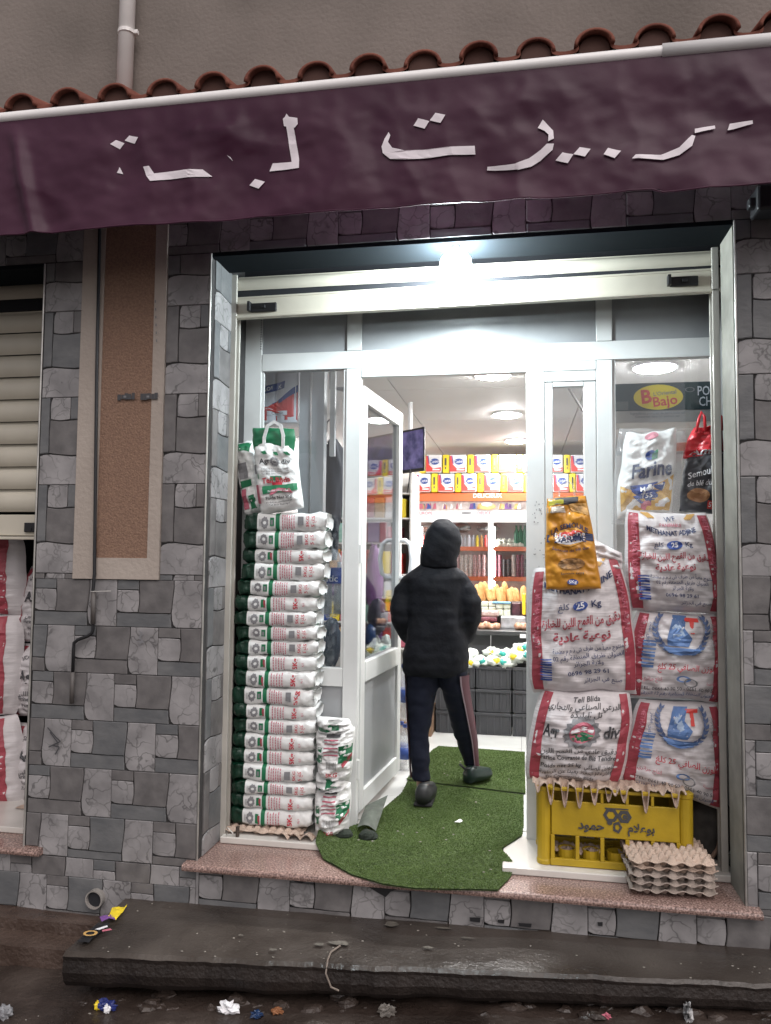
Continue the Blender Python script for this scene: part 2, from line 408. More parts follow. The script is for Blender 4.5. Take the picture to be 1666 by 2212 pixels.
pp = [Vector((q.x, q.y, bz(q.x) + .006)) for q in p] + [Vector((p[2].x, fy(p[2].x) - .006, bz(p[2].x) - .03)), Vector((p[2].x + .02, fy(p[2].x) - .006, bz(p[2].x) - .075)), Vector((p[2].x + .05, fy(p[2].x) - .006, bz(p[2].x) - .085))]
tag(obj('string', tube(pp, .0035, 6), mat('dirty_string', (.22, .18, .15), .8)), 'thin dirty string hanging over the edge of the pavement slab', 'string')

# ------------------------------------------------------------------ facade
FAC = thing('shop_building', 'building front clad in grey stone tiles with rendered upper wall', 'building', (0, 0, 0))
XL, XR, XLL = -1.375, .84, -2.2
core = join(bx(XLL, XL, 0, .62, -.6, 3.3), bx(XR + .0, 3.0, 0, .2, -.6, 3.3), bx(.93, 3.0, .2, .62, -.6, 3.3),
            bx(XLL - 2.2, XLL, 0, .13, 2.67, 3.3), bx(XL, XR, 0, .13, 2.67, 3.3), bx(-5.2, XLL - 2.2, 0, .62, -.6, 3.3),
            bx(XLL - 2.2, XLL, 0.012, .62, -.6, -.03), bx(XL, XR, 0.012, .62, -.6, -.03))
obj('wall_core', core, M_mortar, FAC)
obj('upper_wall', bx(-6, 4, -.012, .62, 3.3, 6.2), M_render, FAC)
obj('lintel_soffit', join(bx(XL, XR + .09, -.002, .2, 2.655, 2.672), bx(XLL - 2.2, XLL, -.002, .2, 2.655, 2.672)), mat('dark_blue_strip', (.007, .01, .013), .9, spec=.1), FAC)  # near-black blue strip added so the lintel underside stays dark
obj('shutter_cavity', join(bx(XL, XR + .09, .42, .62, 2.66, 3.3), bx(XLL - 2.2, XLL, .42, .62, 2.66, 3.3)), M_dark, FAC)
# stone tile pattern (tile .405 x .2095, a = along, b = down)
TW, TH = .405, .2095
def wav(p, q, amp, sd, n=5):
    out = []
    for i in range(n):
        t = i / n; d = (q[0] - p[0], q[1] - p[1]); l = sqrt(d[0] ** 2 + d[1] ** 2)
        k = amp * noise.noise(Vector((t * 4 + sd * 3.3, sd, 0))) * (1 if 0 < t < 1 else 0)
        out.append((p[0] + d[0] * t - d[1] / l * k, p[1] + d[1] * t + d[0] / l * k))
    return out
def ring(pts, amp, sd):
    o = []
    for i in range(len(pts)): o += wav(pts[i], pts[(i + 1) % len(pts)], amp, sd + i * 1.7)
    return o
g = .0013
STONES = [
    ('brown', ring([(g, g), (.103, g), (.103, .043), (g, .043)], .002, 1)),
    ('light', [(g, .047), (.05, .046), (.103 - g, .048), (.107 - g, .07), (.108 - g, .1), (.105 - g, .125), (.101 - g, .143), (.05, .145), (.02, .143), (g, .135)]),
    ('brown', [(.106, g), (.268, g), (.27, .03), (.266, .08), (.262, .12), (.258, .1455), (.18, .147), (.105, .145), (.111, .1), (.110, .06)]),
    ('grey', ring([(g, .149), (.258, .150), (.262, TH - g), (g, TH - g)], .003, 4)),
    ('light', [(.274, g), (TW - g, g), (TW - g, TH - g), (.287, TH - g), (.274, TH - .012), (.2665, TH - .035), (.264, TH - .07), (.268, .1), (.272, .06), (.275, .03)]),
]
SM = {'light': M_light, 'grey': M_grey, 'brown': M_brown}
def clip(P, x0, x1, z0, z1):
    for ax, lim, sg in ((0, x0, 1), (0, x1, -1), (1, z0, 1), (1, z1, -1)):
        out = []
        for i in range(len(P)):
            a, b = P[i - 1], P[i]; ia = sg * (a[ax] - lim) >= 0; ib = sg * (b[ax] - lim) >= 0
            if ia != ib:
                t = (lim - a[ax]) / (b[ax] - a[ax]); out.append((a[0] + (b[0] - a[0]) * t, a[1] + (b[1] - a[1]) * t))
            if ib: out.append(b)
        P = out
        if len(P) < 3: return []
    return P
NST = [0]
def stones(x0, x1, z0, z1, tiles, plane=None, rowsgap=.0015):
    """tiles: list of functions (a,b)->(x,z); plane maps (x, z, d) to world, d = how far proud"""
    plane = plane or (lambda x, z, d: Vector((x, -d, z)))
    for tf in tiles:
        for kind, poly in STONES:
            P = clip([tf(a, b) for a, b in poly], x0, x1, z0, z1)
            if not P: continue
            ar = sum(P[i - 1][0] * P[i][1] - P[i][0] * P[i - 1][1] for i in range(len(P))) / 2
            if abs(ar) < .00035: continue
            if ar < 0: P = P[::-1]
            cx = sum(p[0] for p in P) / len(P); cz = sum(p[1] for p in P) / len(P)
            pr = .005 + random.uniform(0, .0018); n = len(P)
            r = max(abs(p[0] - cx) for p in P) + max(abs(p[1] - cz) for p in P)
            k = 1 - .0026 / max(.02, r / 2)
            V = [plane(p[0], p[1], -.004) for p in P] + [plane(p[0], p[1], pr - .002) for p in P] + [plane(cx + (p[0] - cx) * k, cz + (p[1] - cz) * k, pr) for p in P]
            F = [(i, (i + 1) % n, n + (i + 1) % n, n + i) for i in range(n)] + [(n + i, n + (i + 1) % n, 2 * n + (i + 1) % n, 2 * n + i) for i in range(n)] + [tuple(2 * n + i for i in range(n))]
            kk = kind
            if kind == 'grey' and random.random() < .35: kk = 'brown'
            if kind == 'brown' and random.random() < .25: kk = 'grey'
            obj('stone', (V, F), SM[kk], FAC, loc=plane(cx, cz, 0)); NST[0] += 1
def land(x0, x1, z0, z1, ztop, xoff, par=0):
    T = []
    r = math.floor((ztop - z1) / TH)
    while ztop - r * TH > z0:
        zt = ztop - r * TH; xo = xoff + (TW / 2 if (r + par) % 2 else 0)
        i = math.floor((x0 - xo) / TW)
        while xo + i * TW < x1:
            xs = xo + i * TW; T.append(lambda a, b, xs=xs, zt=zt: (xs + a, zt - b)); i += 1
        r += 1
    return T
def rotd(x0, z0, z1, ztop):
    T = []; i = math.floor((ztop - z1) / TW)
    while ztop - i * TW > z0:
        zt = ztop - i * TW; T.append(lambda a, b, zt=zt: (x0 + TH - b, zt - a)); i += 1
    return T
stones(XLL + .008, XL - .006, -.03, 1.198, land(XLL, XL, -.03, 1.198, 1.198, -1.785))
stones(XLL + .008, -2.001, 1.198, 2.67, rotd(-2.2095, 1.198, 2.67, 2.437))
stones(-1.582, XL - .006, 1.198, 2.67, rotd(-1.5845, 1.198, 2.67, 2.437))
stones(-2.9, 1.15, 2.675, 2.86, land(-2.9, 1.15, 2.675, 2.86, 2.86, -1.6))
stones(XR + .006, 1.15, 1.25, 2.67, rotd(XR, 1.25, 2.67, 2.449) + rotd(XR + TH, 1.25, 2.67, 2.549))
stones(XR + .006, 1.15, -.03, 1.25, land(XR, 1.15, -.03, 1.25, 1.25, XR - .16))
stones(-2.5, -1.38, -.115, -.033, land(-2.5, -1.38, -.115, -.033, -.033, -1.86))
stones(-2.5, -1.38, -.3, -.115, land(-2.5, -1.38, -.3, -.115, -.115, -1.88, 1))
XO = PY(627, 1900, 0).x
stones(-1.378, 1.15, -.23, -.033, land(-1.378, 1.15, -.23, -.033, -.012, XO))
stones(.0, .24, 0.002, 2.665, rotd(0.04, 0.0, 2.665, 2.38), plane=lambda y, z, d: Vector((XL + d, y, z)))
# metal corner trims
for nm, pts in (('corner_trim', [(XL, -.011)]), ('corner_trim', [(XR, -.011)]), ('corner_trim', [(XLL, -.011)])):
    x = pts[0][0]
    def fn(u, v, x=x): 
        z = 0.001 + 2.668 * v; a = 2 * pi * u
        return Vector((x + .0045 * cos(a) + .0007 * noise.noise(Vector((z * 30, x, 0))), -.006 + .0045 * sin(a), z))
    obj('corner_trim', grid(8, 80, fn), M_steel, FAC, smooth=True)
# right reveal: plain cement strip with silver edging
obj('reveal_strip', bx(XR - .004, XR + .003, .012, .2, 0.001, 2.668), mat('reveal_cement', (.24, .23, .2), .6, var=.2, vscale=9), FAC)
# painted plaster panel with brown field
PX0, PX1 = -2.0, -1.583
obj('panel_border', join(bx(PX0, -1.89, -.016, .004, 1.2, 3.2), bx(-1.64, PX1, -.016, .004, 1.2, 3.2), bx(-1.89, -1.64, -.016, .004, 1.2, 1.295)), M_cream, FAC)
obj('panel_field', bx(-1.89, -1.64, -.011, .004, 1.295, 3.2), M_ochre, FAC)
# stencil blots and scribbles
sten = Print(flat(-.0165))
for j, x0 in enumerate((255, 305)):
    a = PY(x0, 858, -.016)
    for k in range(5):
        sten.rect(M_ink, a.x + k * .017 + random.uniform(-.002, .002), a.z - .012 + random.uniform(-.003, .003), a.x + k * .017 + .016, a.z + .014 + random.uniform(-.004, .004), 'stencil')
    sten.rect(M_gink, a.x + .03, a.z - .004, a.x + .043, a.z + .005, 'stencil')
for k in range(6):
    a = PY(336 + k * .6, 655 + k * 17, -.016); sten.rect(M_gink, a.x, a.z, a.x + .006, a.z + .012, 'stencil')
sten.build(FAC)
scr = Print(flat(-.0125))
for pl in ([(107, 1570), (124, 1590), (135, 1600), (118, 1608), (133, 1612), (124, 1628)], [(113, 1580), (130, 1603), (110, 1612)], [(304, 1362), (312, 1368), (305, 1376), (313, 1385), (306, 1390)], [(300, 1385), (316, 1386)]):
    for q, w in zip(pl, pl[1:]):
        a, b = PY(*q, 0), PY(*w, 0); d = Vector((b.x - a.x, 0, b.z - a.z)); nn = Vector((-d.z, 0, d.x)).normalized() * .0028
        scr.poly(M_ink if pl[0][0] < 200 else M_gink, [((a + nn).x, (a + nn).z), ((a - nn).x, (a - nn).z), ((b - nn).x, (b - nn).z), ((b + nn).x, (b + nn).z)], 'scribble', 1)
scr.build(FAC)
# black patches (missing grout) on the strip under the sill
pt = Print(flat(-.0125))
for (x0, y0, w, h) in [(1015, 1978, 22, 9), (1075, 1983, 14, 7), (1120, 1990, 26, 7), (1290, 1988, 10, 8)]:
    a = PY(x0, y0, 0); pt.poly(M_black, [(a.x, a.z), (a.x + w * .002, a.z + .002), (a.x + w * .0019, a.z - h * .0019), (a.x + .003, a.z - h * .0017)], 'stain', 1)
for (x0, x1, d) in [(788, 872, .045), (630, 668, .02), (945, 985, .012)]:
    a, b = PY(x0, 1900, 0), PY(x1, 1905, 0); mm = (a.x + b.x) / 2
    pt.poly(M_black, [(a.x, -.034), (b.x, -.034), (mm + .03, -.034 - d * .5), (mm + .01, -.034 - d), (mm - .02, -.034 - d * .7)], 'broken_corner', 1)
pt.build(FAC)

# roof tiles, a strip above the awning
TC0 = -2.155
def barrel(x, y0, z0, L_=.42, r=.068, sl=.34, seed=0, thick=.012):
    V = []; F = []; n = 12
    for k, (rr, yy) in enumerate(((r, 0), (r * .86, L_))):
        for q, ro in enumerate((rr, rr - thick)):
            for i in range(n + 1):
                a = pi * i / n; V.append(Vector((x + ro * 1.12 * cos(a), y0 + yy, z0 + yy * sl + ro * .93 * sin(a) - .006)))
    s = n + 1
    for i in range(n):
        F += [(i, i + 1, 2 * s + i + 1, 2 * s + i), (s + i, 3 * s + i, 3 * s + i + 1, s + i + 1), (i, s + i, s + i + 1, i + 1)]
    F += [(0, 2 * s, 3 * s, s), (n, s + n, 3 * s + n, 2 * s + n)]
    return V, F
for i in range(-3, 18):
    x = TC0 + i * .2212; zz = 3.262 + .0012 * i
    obj('roof_tile', barrel(x + random.uniform(-.004, .004), -.29 + random.uniform(-.012, .012), zz, seed=i), M_tile, FAC, smooth=True)
for i in range(-3, 18):
    x = TC0 + (i + .5) * .2212
    def ch(u, v, x=x):
        a = pi * (1 + u); y = -.275 + .42 * v
        return Vector((x + .052 * cos(a), y, 3.283 + (y + .275) * .34 + .02 * sin(a)))
    obj('roof_tile', join(grid(8, 2, ch), grid(8, 1, lambda u, v: ch(u, 0) + Vector((0, -.002, -.016 * v)))), M_tile, FAC, smooth=False)
for i in range(-3, 18):
    x = TC0 + i * .2212
    obj('shade_plug', lathe([(.058, -.262), (.058, -.24)], (x, 0, 3.266), 16, 'y'), M_tiled, FAC)  # dark discs added to imitate the shade in the tile hollows
obj('roof_underside', join(bx(-3.1, 2.1, -.262, -.012, 3.17, 3.25)), M_tiled, FAC)
# downpipe
dp = thing('drainpipe', 'white plastic downpipe with a clamp running down the rendered wall behind the roof tiles', 'pipe', (-1.74, -.05, 3.3))
a = PY(275, 90, -.06)
obj('pipe', tube([(a.x + .012, -.065, 5.4), (a.x - .006, -.065, 3.3)], .036, 16), M_pvc, dp, smooth=True)
obj('clamp', join(lathe([(.036, -.008), (.041, -.008), (.041, .008), (.036, .008)], (a.x, -.065, PY(280, 70, -.07).z), 16), bx(a.x + .038, a.x + .056, -.075, -.055, PY(280, 70, -.07).z - .01, PY(280, 70, -.07).z + .01, .003)), M_pvc, dp)
# pipe stub in the base of the wall
a = PY(203, 1944, -.03)
ps = thing('waste_pipe', 'open end of a grey waste pipe sticking out of the stone base of the wall', 'pipe', (a.x, 0, a.z))
V, F = lathe([(.034, .1), (.034, -.034), (.040, -.034), (.040, .1)], (a.x, 0, a.z), 24, 'y')
obj('pipe', (V, F[:-2]), mat('old_grey_pvc', (.3, .28, .26), .5, var=.2), ps, smooth=False)
obj('pipe_inside', lathe([(.0335, -.02), (.0335, -.018)], (a.x, 0, a.z), 20, 'y'), M_dark, ps)
# conduit
c0 = [PY(217, 420, -.03), PY(209, 800, -.03), PY(204, 1240, -.03), PY(201, 1275, -.03)]
cb = thing('conduit', 'dark cable conduit running down the cream panel and kinking left over the stone tiles', 'conduit', c0[0])
obj('cable', tube(c0 + [PY(201, 1360, -.03), PY(198, 1368, -.03), PY(190, 1374, -.03), PY(168, 1382, -.03), PY(160, 1389, -.03), PY(159, 1400, -.03), PY(157, 1455, -.03)], .0075, 8), M_black, cb, smooth=True)
obj('sleeve', tube([PY(202, 1278, -.032), PY(201, 1348, -.032)], .011, 10), M_cable, cb, smooth=True)
obj('sleeve', tube([PY(157, 1452, -.03), PY(155, 1520, -.03)], .010, 10), M_cable, cb, smooth=True)
obj('wire_tie', tube([PY(196, 1278, -.045), PY(240, 1277, -.02)], .0018, 5), M_steel, cb)

# ------------------------------------------------------------------ awning
AW = thing('awning', 'dark purple vinyl awning valance with white lettering under a white bar', 'awning', (-.6, -.35, 2.64))
YA = -.35
def barz(x): return 3.171
def rt_pole():
    pts = [Vector((-3.2 + 4.9 * i / 20, YA, barz(0) + (.0 if i < 16 else 0))) for i in range(21)]
    return tube(pts, .024, 14)
obj('front_bar', rt_pole(), M_tube, AW, smooth=True)
obj('front_bar', tube([(PY(1430, 110, YA).x, YA - .003, 3.172), (1.7, YA - .003, 3.168)], .0275, 14), M_tube, AW, smooth=True)
def clothY(x, z):
    d = 3.14 - z; k = max(0, min(1, d / .12))
    n1 = noise.fractal(Vector((x * 2.2 + z * 1.1, z * 3.0 - x * .8, 4)), 1, 2, 4)
    crease = abs(noise.noise(Vector((x * 3.1 + z * 2.5, z * 2.1 - x * 1.6, 9)))); c2 = abs(noise.noise(Vector((x * 6 - z * 5, z * 4, 2))))
    gath = .0035 * sin(x * 60 + 3 * noise.noise(Vector((x * 5, 0, 0)))) * max(0, 1 - d / .09) * k * 2
    fold = .03 * math.exp(-((x + 2.06 - (2.9 - z) * .25) / .035) ** 2) * k
    return YA - .012 - .022 * k * n1 - .016 * k * (1 - crease * 2.5) * .6 + .004 * c2 * k - gath - fold - .02 * d
def cloth(u, v):
    x = -3.1 + 4.7 * u; z0 = 2.645 + .008 * noise.noise(Vector((x * 2, 0, 7))) - (.012 if x > .5 else 0); z = 3.166 + (z0 - 3.166) * v
    return Vector((x, clothY(x, z), z))
obj('valance', grid(420, 60, cloth), M_awn, AW, smooth=True)
obj('hem', join(*[tube([cloth(i / 120, 1.0) for i in range(121)], .0035, 6)]), M_awn, AW, smooth=True)
obj('canopy', grid(40, 4, lambda u, v: Vector((-3.1 + 4.7 * u, YA + .015 + (.32) * v, 3.16 - .02 * sin(pi * v)))), M_awn, AW)
for x in (-2.6, 1.0):
    obj('folding_arm', join(bx(x - .35, x + .02, -.30, -.26, 2.98, 3.02, .006), bx(x - .3, x + .03, -.2, -.16, 2.97, 3.01, .006)), M_tube, AW)
a = PY(1642, 445, -.08)
obj('bracket', join(bx(a.x - .02, a.x + .2, -.12, -.015, a.z - .03, a.z + .07, .01), bx(a.x - .045, a.x - .0, -.1, -.06, a.z - .01, a.z + .03, .008)), M_black, AW)
let = Print(lambda a_, b_, off: Vector((a_, clothY(a_, b_) - off, b_)))
def L1(pts, r2=False, cuts=3):
    P = []
    for x, y in pts:
        q = PY((833 if r2 else 0) + x * .5, y * .5, YA - .03); P.append((q.x, q.z))
    let.poly(M_letter, P, 'letter', cuts)
L1([(472, 618), (495, 598), (532, 612), (512, 638)]); L1([(533, 600), (552, 578), (595, 590), (578, 616)])
L1([(497, 738), (508, 712), (522, 742)]); L1([(613, 714), (640, 712), (662, 745), (872, 727), (912, 755), (650, 782), (628, 755)])
L1([(975, 662), (990, 670), (1000, 687)]); L1([(1218, 505), (1227, 498), (1235, 484), (1246, 498), (1282, 503), (1284, 530), (1270, 545), (1222, 535)])
L1([(1232, 537), (1266, 543), (1288, 680), (1288, 718), (1158, 730), (1172, 695), (1255, 690)]); L1([(1070, 790), (1095, 762), (1138, 775), (1112, 806)])
L1([(120, 538), (140, 506), (188, 518), (168, 550)], 1); L1([(190, 515), (215, 482), (258, 490), (237, 525)], 1)
L1([(12, 566), (20, 580), (10, 610), (28, 636), (80, 648), (385, 626), (388, 662), (80, 688), (20, 685), (-12, 660), (-18, 630), (-5, 595)], 1)
L1([(680, 508), (725, 555), (728, 595), (703, 608), (705, 575), (688, 558), (658, 545)], 1)
L1([(698, 618), (728, 618), (722, 645), (670, 690), (630, 715), (575, 730), (438, 727), (440, 712), (560, 705), (620, 680), (670, 645)], 1)
L1([(735, 690), (765, 655), (812, 665), (788, 704)], 1); L1([(812, 665), (840, 632), (887, 640), (862, 676)], 1); L1([(942, 668), (962, 636), (1018, 652), (990, 685)], 1)
L1([(1063, 690), (1080, 672), (1190, 668), (1270, 635), (1325, 580), (1340, 585), (1325, 630), (1270, 670), (1200, 692)], 1)
L1([(1338, 552), (1428, 532), (1428, 548), (1338, 572)], 1); L1([(1482, 555), (1492, 525), (1588, 516), (1590, 530), (1500, 552)], 1)
let.build(AW)

# ------------------------------------------------------------------ sills and threshold
def slabx(x0, x1, y0, y1, z0, z1, r=.012):
    prof = [(y1, z0), (y1, z1), (y0 + r, z1), (y0 + r * .3, z1 - r * .3), (y0, z1 - r), (y0, z0 + r), (y0 + r * .3, z0 + r * .3), (y0 + r, z0)]
    V = [Vector((x, y, z)) for x in (x0, x1) for y, z in prof]; n = len(prof)
    return V, [(i, (i + 1) % n, n + (i + 1) % n, n + i) for i in range(n)] + [tuple(range(n))[::-1], tuple(range(n, 2 * n))]
si = slabx(-1.42, .885, -.062, .3, -.03, .0)
tag(obj('granite_sill', si, M_granite), 'speckled pink granite doorstep slab in front of the shop door', 'doorstep')
tag(obj('granite_sill', slabx(-4.3, -2.105, -.05, .3, -.028, .002), M_granite), 'granite sill of the neighbouring shop at the left edge', 'sill')
tag(obj('marble_threshold', join(bx(XL + .02, -.64, .2, .55, .0015, .03, .004), bx(-.64, -.085, .215, .55, .0015, .03, .004), bx(-.08, .42, .11, .55, .0015, .03, .004), bx(.425, .86, .2, .55, .0015, .03, .004)), M_marble), 'white marble threshold slab behind the granite doorstep', 'threshold')
tag(obj('marble_threshold', bx(-4.3, -2.2, .12, .6, .003, .03, .004), M_marble), 'pale marble threshold under the sacks of the shop on the left', 'threshold')
tag(obj('shop_floor', bx(-2.0, 1.6, .55, 5.0, -.05, .028), mat('floor_grout', (.12, .12, .11), .8)), kind='structure')
FL = bpy.data.objects['shop_floor']; WO['shop_floor'] = Vector((0, 0, 0))
tb = bx(0, .398, 0, .398, .0, .0045, .001)
x = -2.0; fi = None
for i in range(9):
    for j in range(8):
        v, f = tb
        if fi is None: fi = obj('floor_tile', tb, M_floor, FL); fi.location = (-2.0, .555, .0275); WO[fi.name] = fi.location.copy()
        else:
            c = fi.copy(); COL.objects.link(c); c.location = (-2.0 + i * .4, .555 + j * .4, .0275); c.parent = FL
# mud on doorstep left: shutter lock peg
a = PZ(513, 1822, 0)
pg = thing('shutter_lock_post', 'small rusty metal lock peg standing on the doorstep beside the left corner', 'lock peg', a)
obj('peg', join(tube([a + Vector((0, 0, -.002)), a + Vector((0, 0, .075))], .009, 8), bx(a.x - .03, a.x + .035, a.y - .012, a.y + .012, 0.001, .008, .002)), mat('rusty_steel', (.09, .07, .06), .6, .5, var=.3, vscale=60), pg)
obj('hasp', tube([a + Vector((-.02, -.005, .045)), a + Vector((-.045, -.008, .07)), a + Vector((-.05, -.008, .04)), a + Vector((-.035, -.005, .015))], .003, 6), M_steel, pg)

# ------------------------------------------------------------------ shutters
def slat(x0, x1, y, z0, z1, bul=.014):
    return grid(2, 10, lambda u, v: Vector((x0 + (x1 - x0) * u, y - bul * (sin(pi * min(1, v * 1.12)) ** .7 if v < .893 else -.8), z0 + (z1 - z0) * v)))
SH = thing('roller_shutter', 'rolled up cream metal shutter above the shop door with its bottom bar hanging level', 'shutter', (-.27, .27, 2.45))
x0, x1 = XL + .02, XR + .015
obj('slat', slat(x0, x1, .27, 2.592, 2.662), M_shut, SH, smooth=True)
obj('drum', tube([(x0 + .03, .33, 2.83), (x1 - .03, .33, 2.83)], .07, 16), M_dark, SH, smooth=True)
obj('slot_strip', bx(x0, x1, .275, .281, 2.53, 2.60), M_dark, SH)
tilt = .02
def tl(vf): return [Vector((p[0], p[1], p[2] + tilt * ((p[0] - x0) / (x1 - x0)))) for p in vf[0]], vf[1]
obj('bottom_bar', tl(join(bx(x0, x1, .255, .27, 2.462, 2.55, .003), bx(x0, x1, .235, .27, 2.446, 2.458, .003), bx(x0, x1, .25, .256, 2.545, 2.553))), M_shut, SH)
for (a0, b0, a1, b1) in ((543, 655, 598, 676), (1447, 597, 1508, 622)):
    A = PY(a0, (b0 + b1) / 2, .25)
    B = PY(a1, (b0 + b1) / 2, .25)
    obj('lock_handle', join(bx(A.x, B.x, .238, .254, A.z - .022, A.z + .02, .003), bx(A.x - .012, A.x + .002, .22, .25, A.z - .02, A.z + .026, .002), bx((A.x + B.x) / 2 - .01, (A.x + B.x) / 2 + .012, .228, .24, A.z - .008, A.z + .006, .002)), M_black, SH)
for x in (XL, XR):
    s = 1 if x < 0 else -1
    obj('guide_rail', join(bx(*sorted((x + s * .002, x + s * .03)), .235, .25, .001, 2.66, .002), bx(*sorted((x + s * .002, x + s * .03)), .285, .3, .001, 2.66, .002), bx(*sorted((x + s * .001, x + s * .008)), .25, .285, .001, 2.66)), mat('guide_paint', (.42, .4, .36), .45, var=.1), SH)
# neighbouring shutter on the left
S2 = thing('roller_shutter', 'half lowered cream slatted shutter of the shop at the left edge', 'shutter', (-3, .27, 1.38))
xa, xb = -4.38, -2.215
zt = 2.60; 
obj('bottom_bar', join(bx(xa, xb, .255, .275, 1.40, 1.505, .003), bx(xa, xb, .235, .275, 1.38, 1.395, .003)), M_shut, S2)
z = 1.52; k = 0
while z < 2.5:
    obj('slat', slat(xa, xb, .27, z, z + .1135, .019), M_shut, S2, smooth=True); z += .1145
obj('slot_strip', bx(xa, xb, .275, .281, z, z + .06), M_dark, S2)
obj('slat', slat(xa, xb, .27, z + .06, z + .16, .012), M_shut, S2, smooth=True)
a = PY(66, 1140, .25)
obj('lock_handle', join(bx(a.x - .03, a.x + .03, .24, .254, a.z - .022, a.z + .025, .003), tube([(a.x + .006, .236, a.z - .006), (a.x + .006, .25, a.z - .006)], .009, 8)), M_black, S2)
obj('guide_rail', bx(-2.214, -2.204, .2, .3, .001, 2.66), M_steel, S2)

# ------------------------------------------------------------------ bulb
a = PY(985, 572, .05)
BU = thing('light_bulb', 'glaring white bare bulb hanging in front of the raised shutter', 'bulb', (a.x, a.y, a.z))
def sphere(c, r, nu=20, nv=12): return bumpy(c, r, r, r, 0, 0, 1, nu, nv)
ob = obj('glass_bulb', lathe([(.012, -.10), (.045, -.095), (.066, -.07), (.07, -.03), (.066, .02), (.045, .05), (.024, .06)], a, 20), mat('bulb_glow', (.84, .96, 1), .3, emit=BULB), BU, smooth=True)
obj('socket', lathe([(.02, .055), (.025, .08), (.022, .11), (.008, .12)], a, 12), M_black, BU)
obj('wire', tube([a + Vector((0, 0, .115)), a + Vector((.01, .01, .3)), a + Vector((0, .02, .5))], .003, 6), M_black, BU)

# ------------------------------------------------------------------ shopfront joinery
SF = thing('shopfront_frame', 'white aluminium shopfront with glass panes, grey top panels and an open doorway', 'shopfront', (-.3, .45, .03))
YF = .45
def fr(x0, x1, z0, z1, name='frame_member', y0=YF, y1=YF + .05, m_=None, b=.003): return obj(name, bx(x0, x1, y0, y1, z0, z1, b), m_ or M_alu, SF)
fr(-1.4, -1.289, .03, 2.72, 'post'); fr(-.85, -.776, .03, 2.237, 'post'); fr(.022, .108, .03, 2.191, 'post'); fr(.345, .417, .03, 2.237, 'post'); fr(.878, .93, .03, 2.72, 'post')
fr(-1.288, .877, 2.238, 2.326, 'transom'); fr(-.775, .344, 2.192, 2.237, 'transom', YF - .002)
fr(-.85, -.776, 2.327, 2.72, 'mullion'); fr(.345, .417, 2.327, 2.72, 'mullion')
for a_, b_ in ((-1.288, -.851), (-.775, .344), (.418, .877)): fr(a_, b_, 2.327, 2.72, 'top_panel', YF + .012, YF + .03, M_panel, 0)
fr(-1.288, -.851, .685, .774, 'rail'); fr(.418, .877, .685, .774, 'rail')
for a_, b_ in ((-1.288, -.851), (.418, .877)):
    fr(a_, b_, .03, .684, 'lower_panel', YF + .015, YF + .03, M_panel, 0)
    obj('glass_pane', bx(a_, b_, YF + .022, YF + .026, .774, 2.238), M_glass, SF)
    for s_ in (0, 1): obj('glazing_bead', join(bx(a_ + (0 if s_ == 0 else b_ - a_ - .012), a_ + (.012 if s_ == 0 else b_ - a_), YF + .008, YF + .02, .775, 2.237)), M_alu, SF)
for (a_, b_, c_, d_) in ((.109, .146, .04, 2.14), (.287, .344, .04, 2.14)): fr(a_, b_, c_, d_, 'side_leaf_stile', YF + .004, YF + .046, None, .005)
fr(.147, .286, 2.118, 2.14, 'side_leaf_rail', YF + .004, YF + .046); fr(.147, .286, .7, .78, 'side_leaf_rail', YF + .004, YF + .046); fr(.109, .344, 2.142, 2.19, 'side_leaf_head')
fr(.147, .286, .04, .699, 'lower_panel', YF + .015, YF + .03, M_panel, 0)
obj('glass_pane', bx(.146, .287, YF + .022, YF + .026, .78, 2.118), M_glass, SF)
for z in (2.06, 1.28, .25): obj('hinge', tube([(-.772, .462, z), (-.772, .462, z + .09)], .009, 8), M_alu, SF)
gr = Print(flat(YF)); random.seed(5)
for k in range(26):
    a = PY(random.uniform(1150, 1176), random.choice([random.gauss(1105, 12), random.gauss(1195, 14)]), YF); gr.rect(M_gink, a.x, a.z, a.x + random.uniform(.002, .006), a.z + random.uniform(.002, .008), 'smudge')
for k in range(14):
    a = PY(568, 690 + k * 5.2, YF); gr.rect(M_gink, a.x - .006, a.z, a.x + .001, a.z + .007, 'protective_tape')
    a = PY(1540, 655 + k * 5.2, YF); gr.rect(M_gink, a.x - .003, a.z, a.x + .003, a.z + .007, 'protective_tape')
gr.build(SF)

# door leaf, hinged at the left post and swung inwards
DL = thing('glass_door', 'white framed glass door leaf standing open inwards at the left of the doorway', 'door')
LW = .79
def dl(name, s0, s1, z0, z1, t0=-.022, t1=.022, m_=None, b=.004): return obj(name, bx(s0, s1, t0, t1, z0, z1, b), m_ or M_alu, DL)
dl('stile', 0, .07, .075, 2.17); dl('stile', LW - .07, LW, .075, 2.17); dl('top_rail', .071, LW - .071, 2.085, 2.17); dl('middle_rail', .071, LW - .071, .69, .79, -.026, .026); dl('bottom_rail', .071, LW - .071, .075, .165)
dl('glass_pane', .071, LW - .071, .79, 2.085, -.002, .002, M_glass, 0); dl('lower_panel', .071, LW - .071, .165, .69, -.006, .006, M_panel, 0)
for s_ in (-1, 1):
    pts = [(LW - .045, s_ * .02, 1.19), (LW - .045, s_ * .055, 1.19), (LW - .05, s_ * .085, 1.215), (LW - .055, s_ * .095, 1.30), (LW - .05, s_ * .085, 1.385), (LW - .045, s_ * .055, 1.41), (LW - .045, s_ * .02, 1.41)]
    obj('handle', tube(pts, .013, 10), M_wht, DL, smooth=True)
DL.location = (-.795, .515, 0); DL.rotation_euler = (0, 0, radians(84.5))

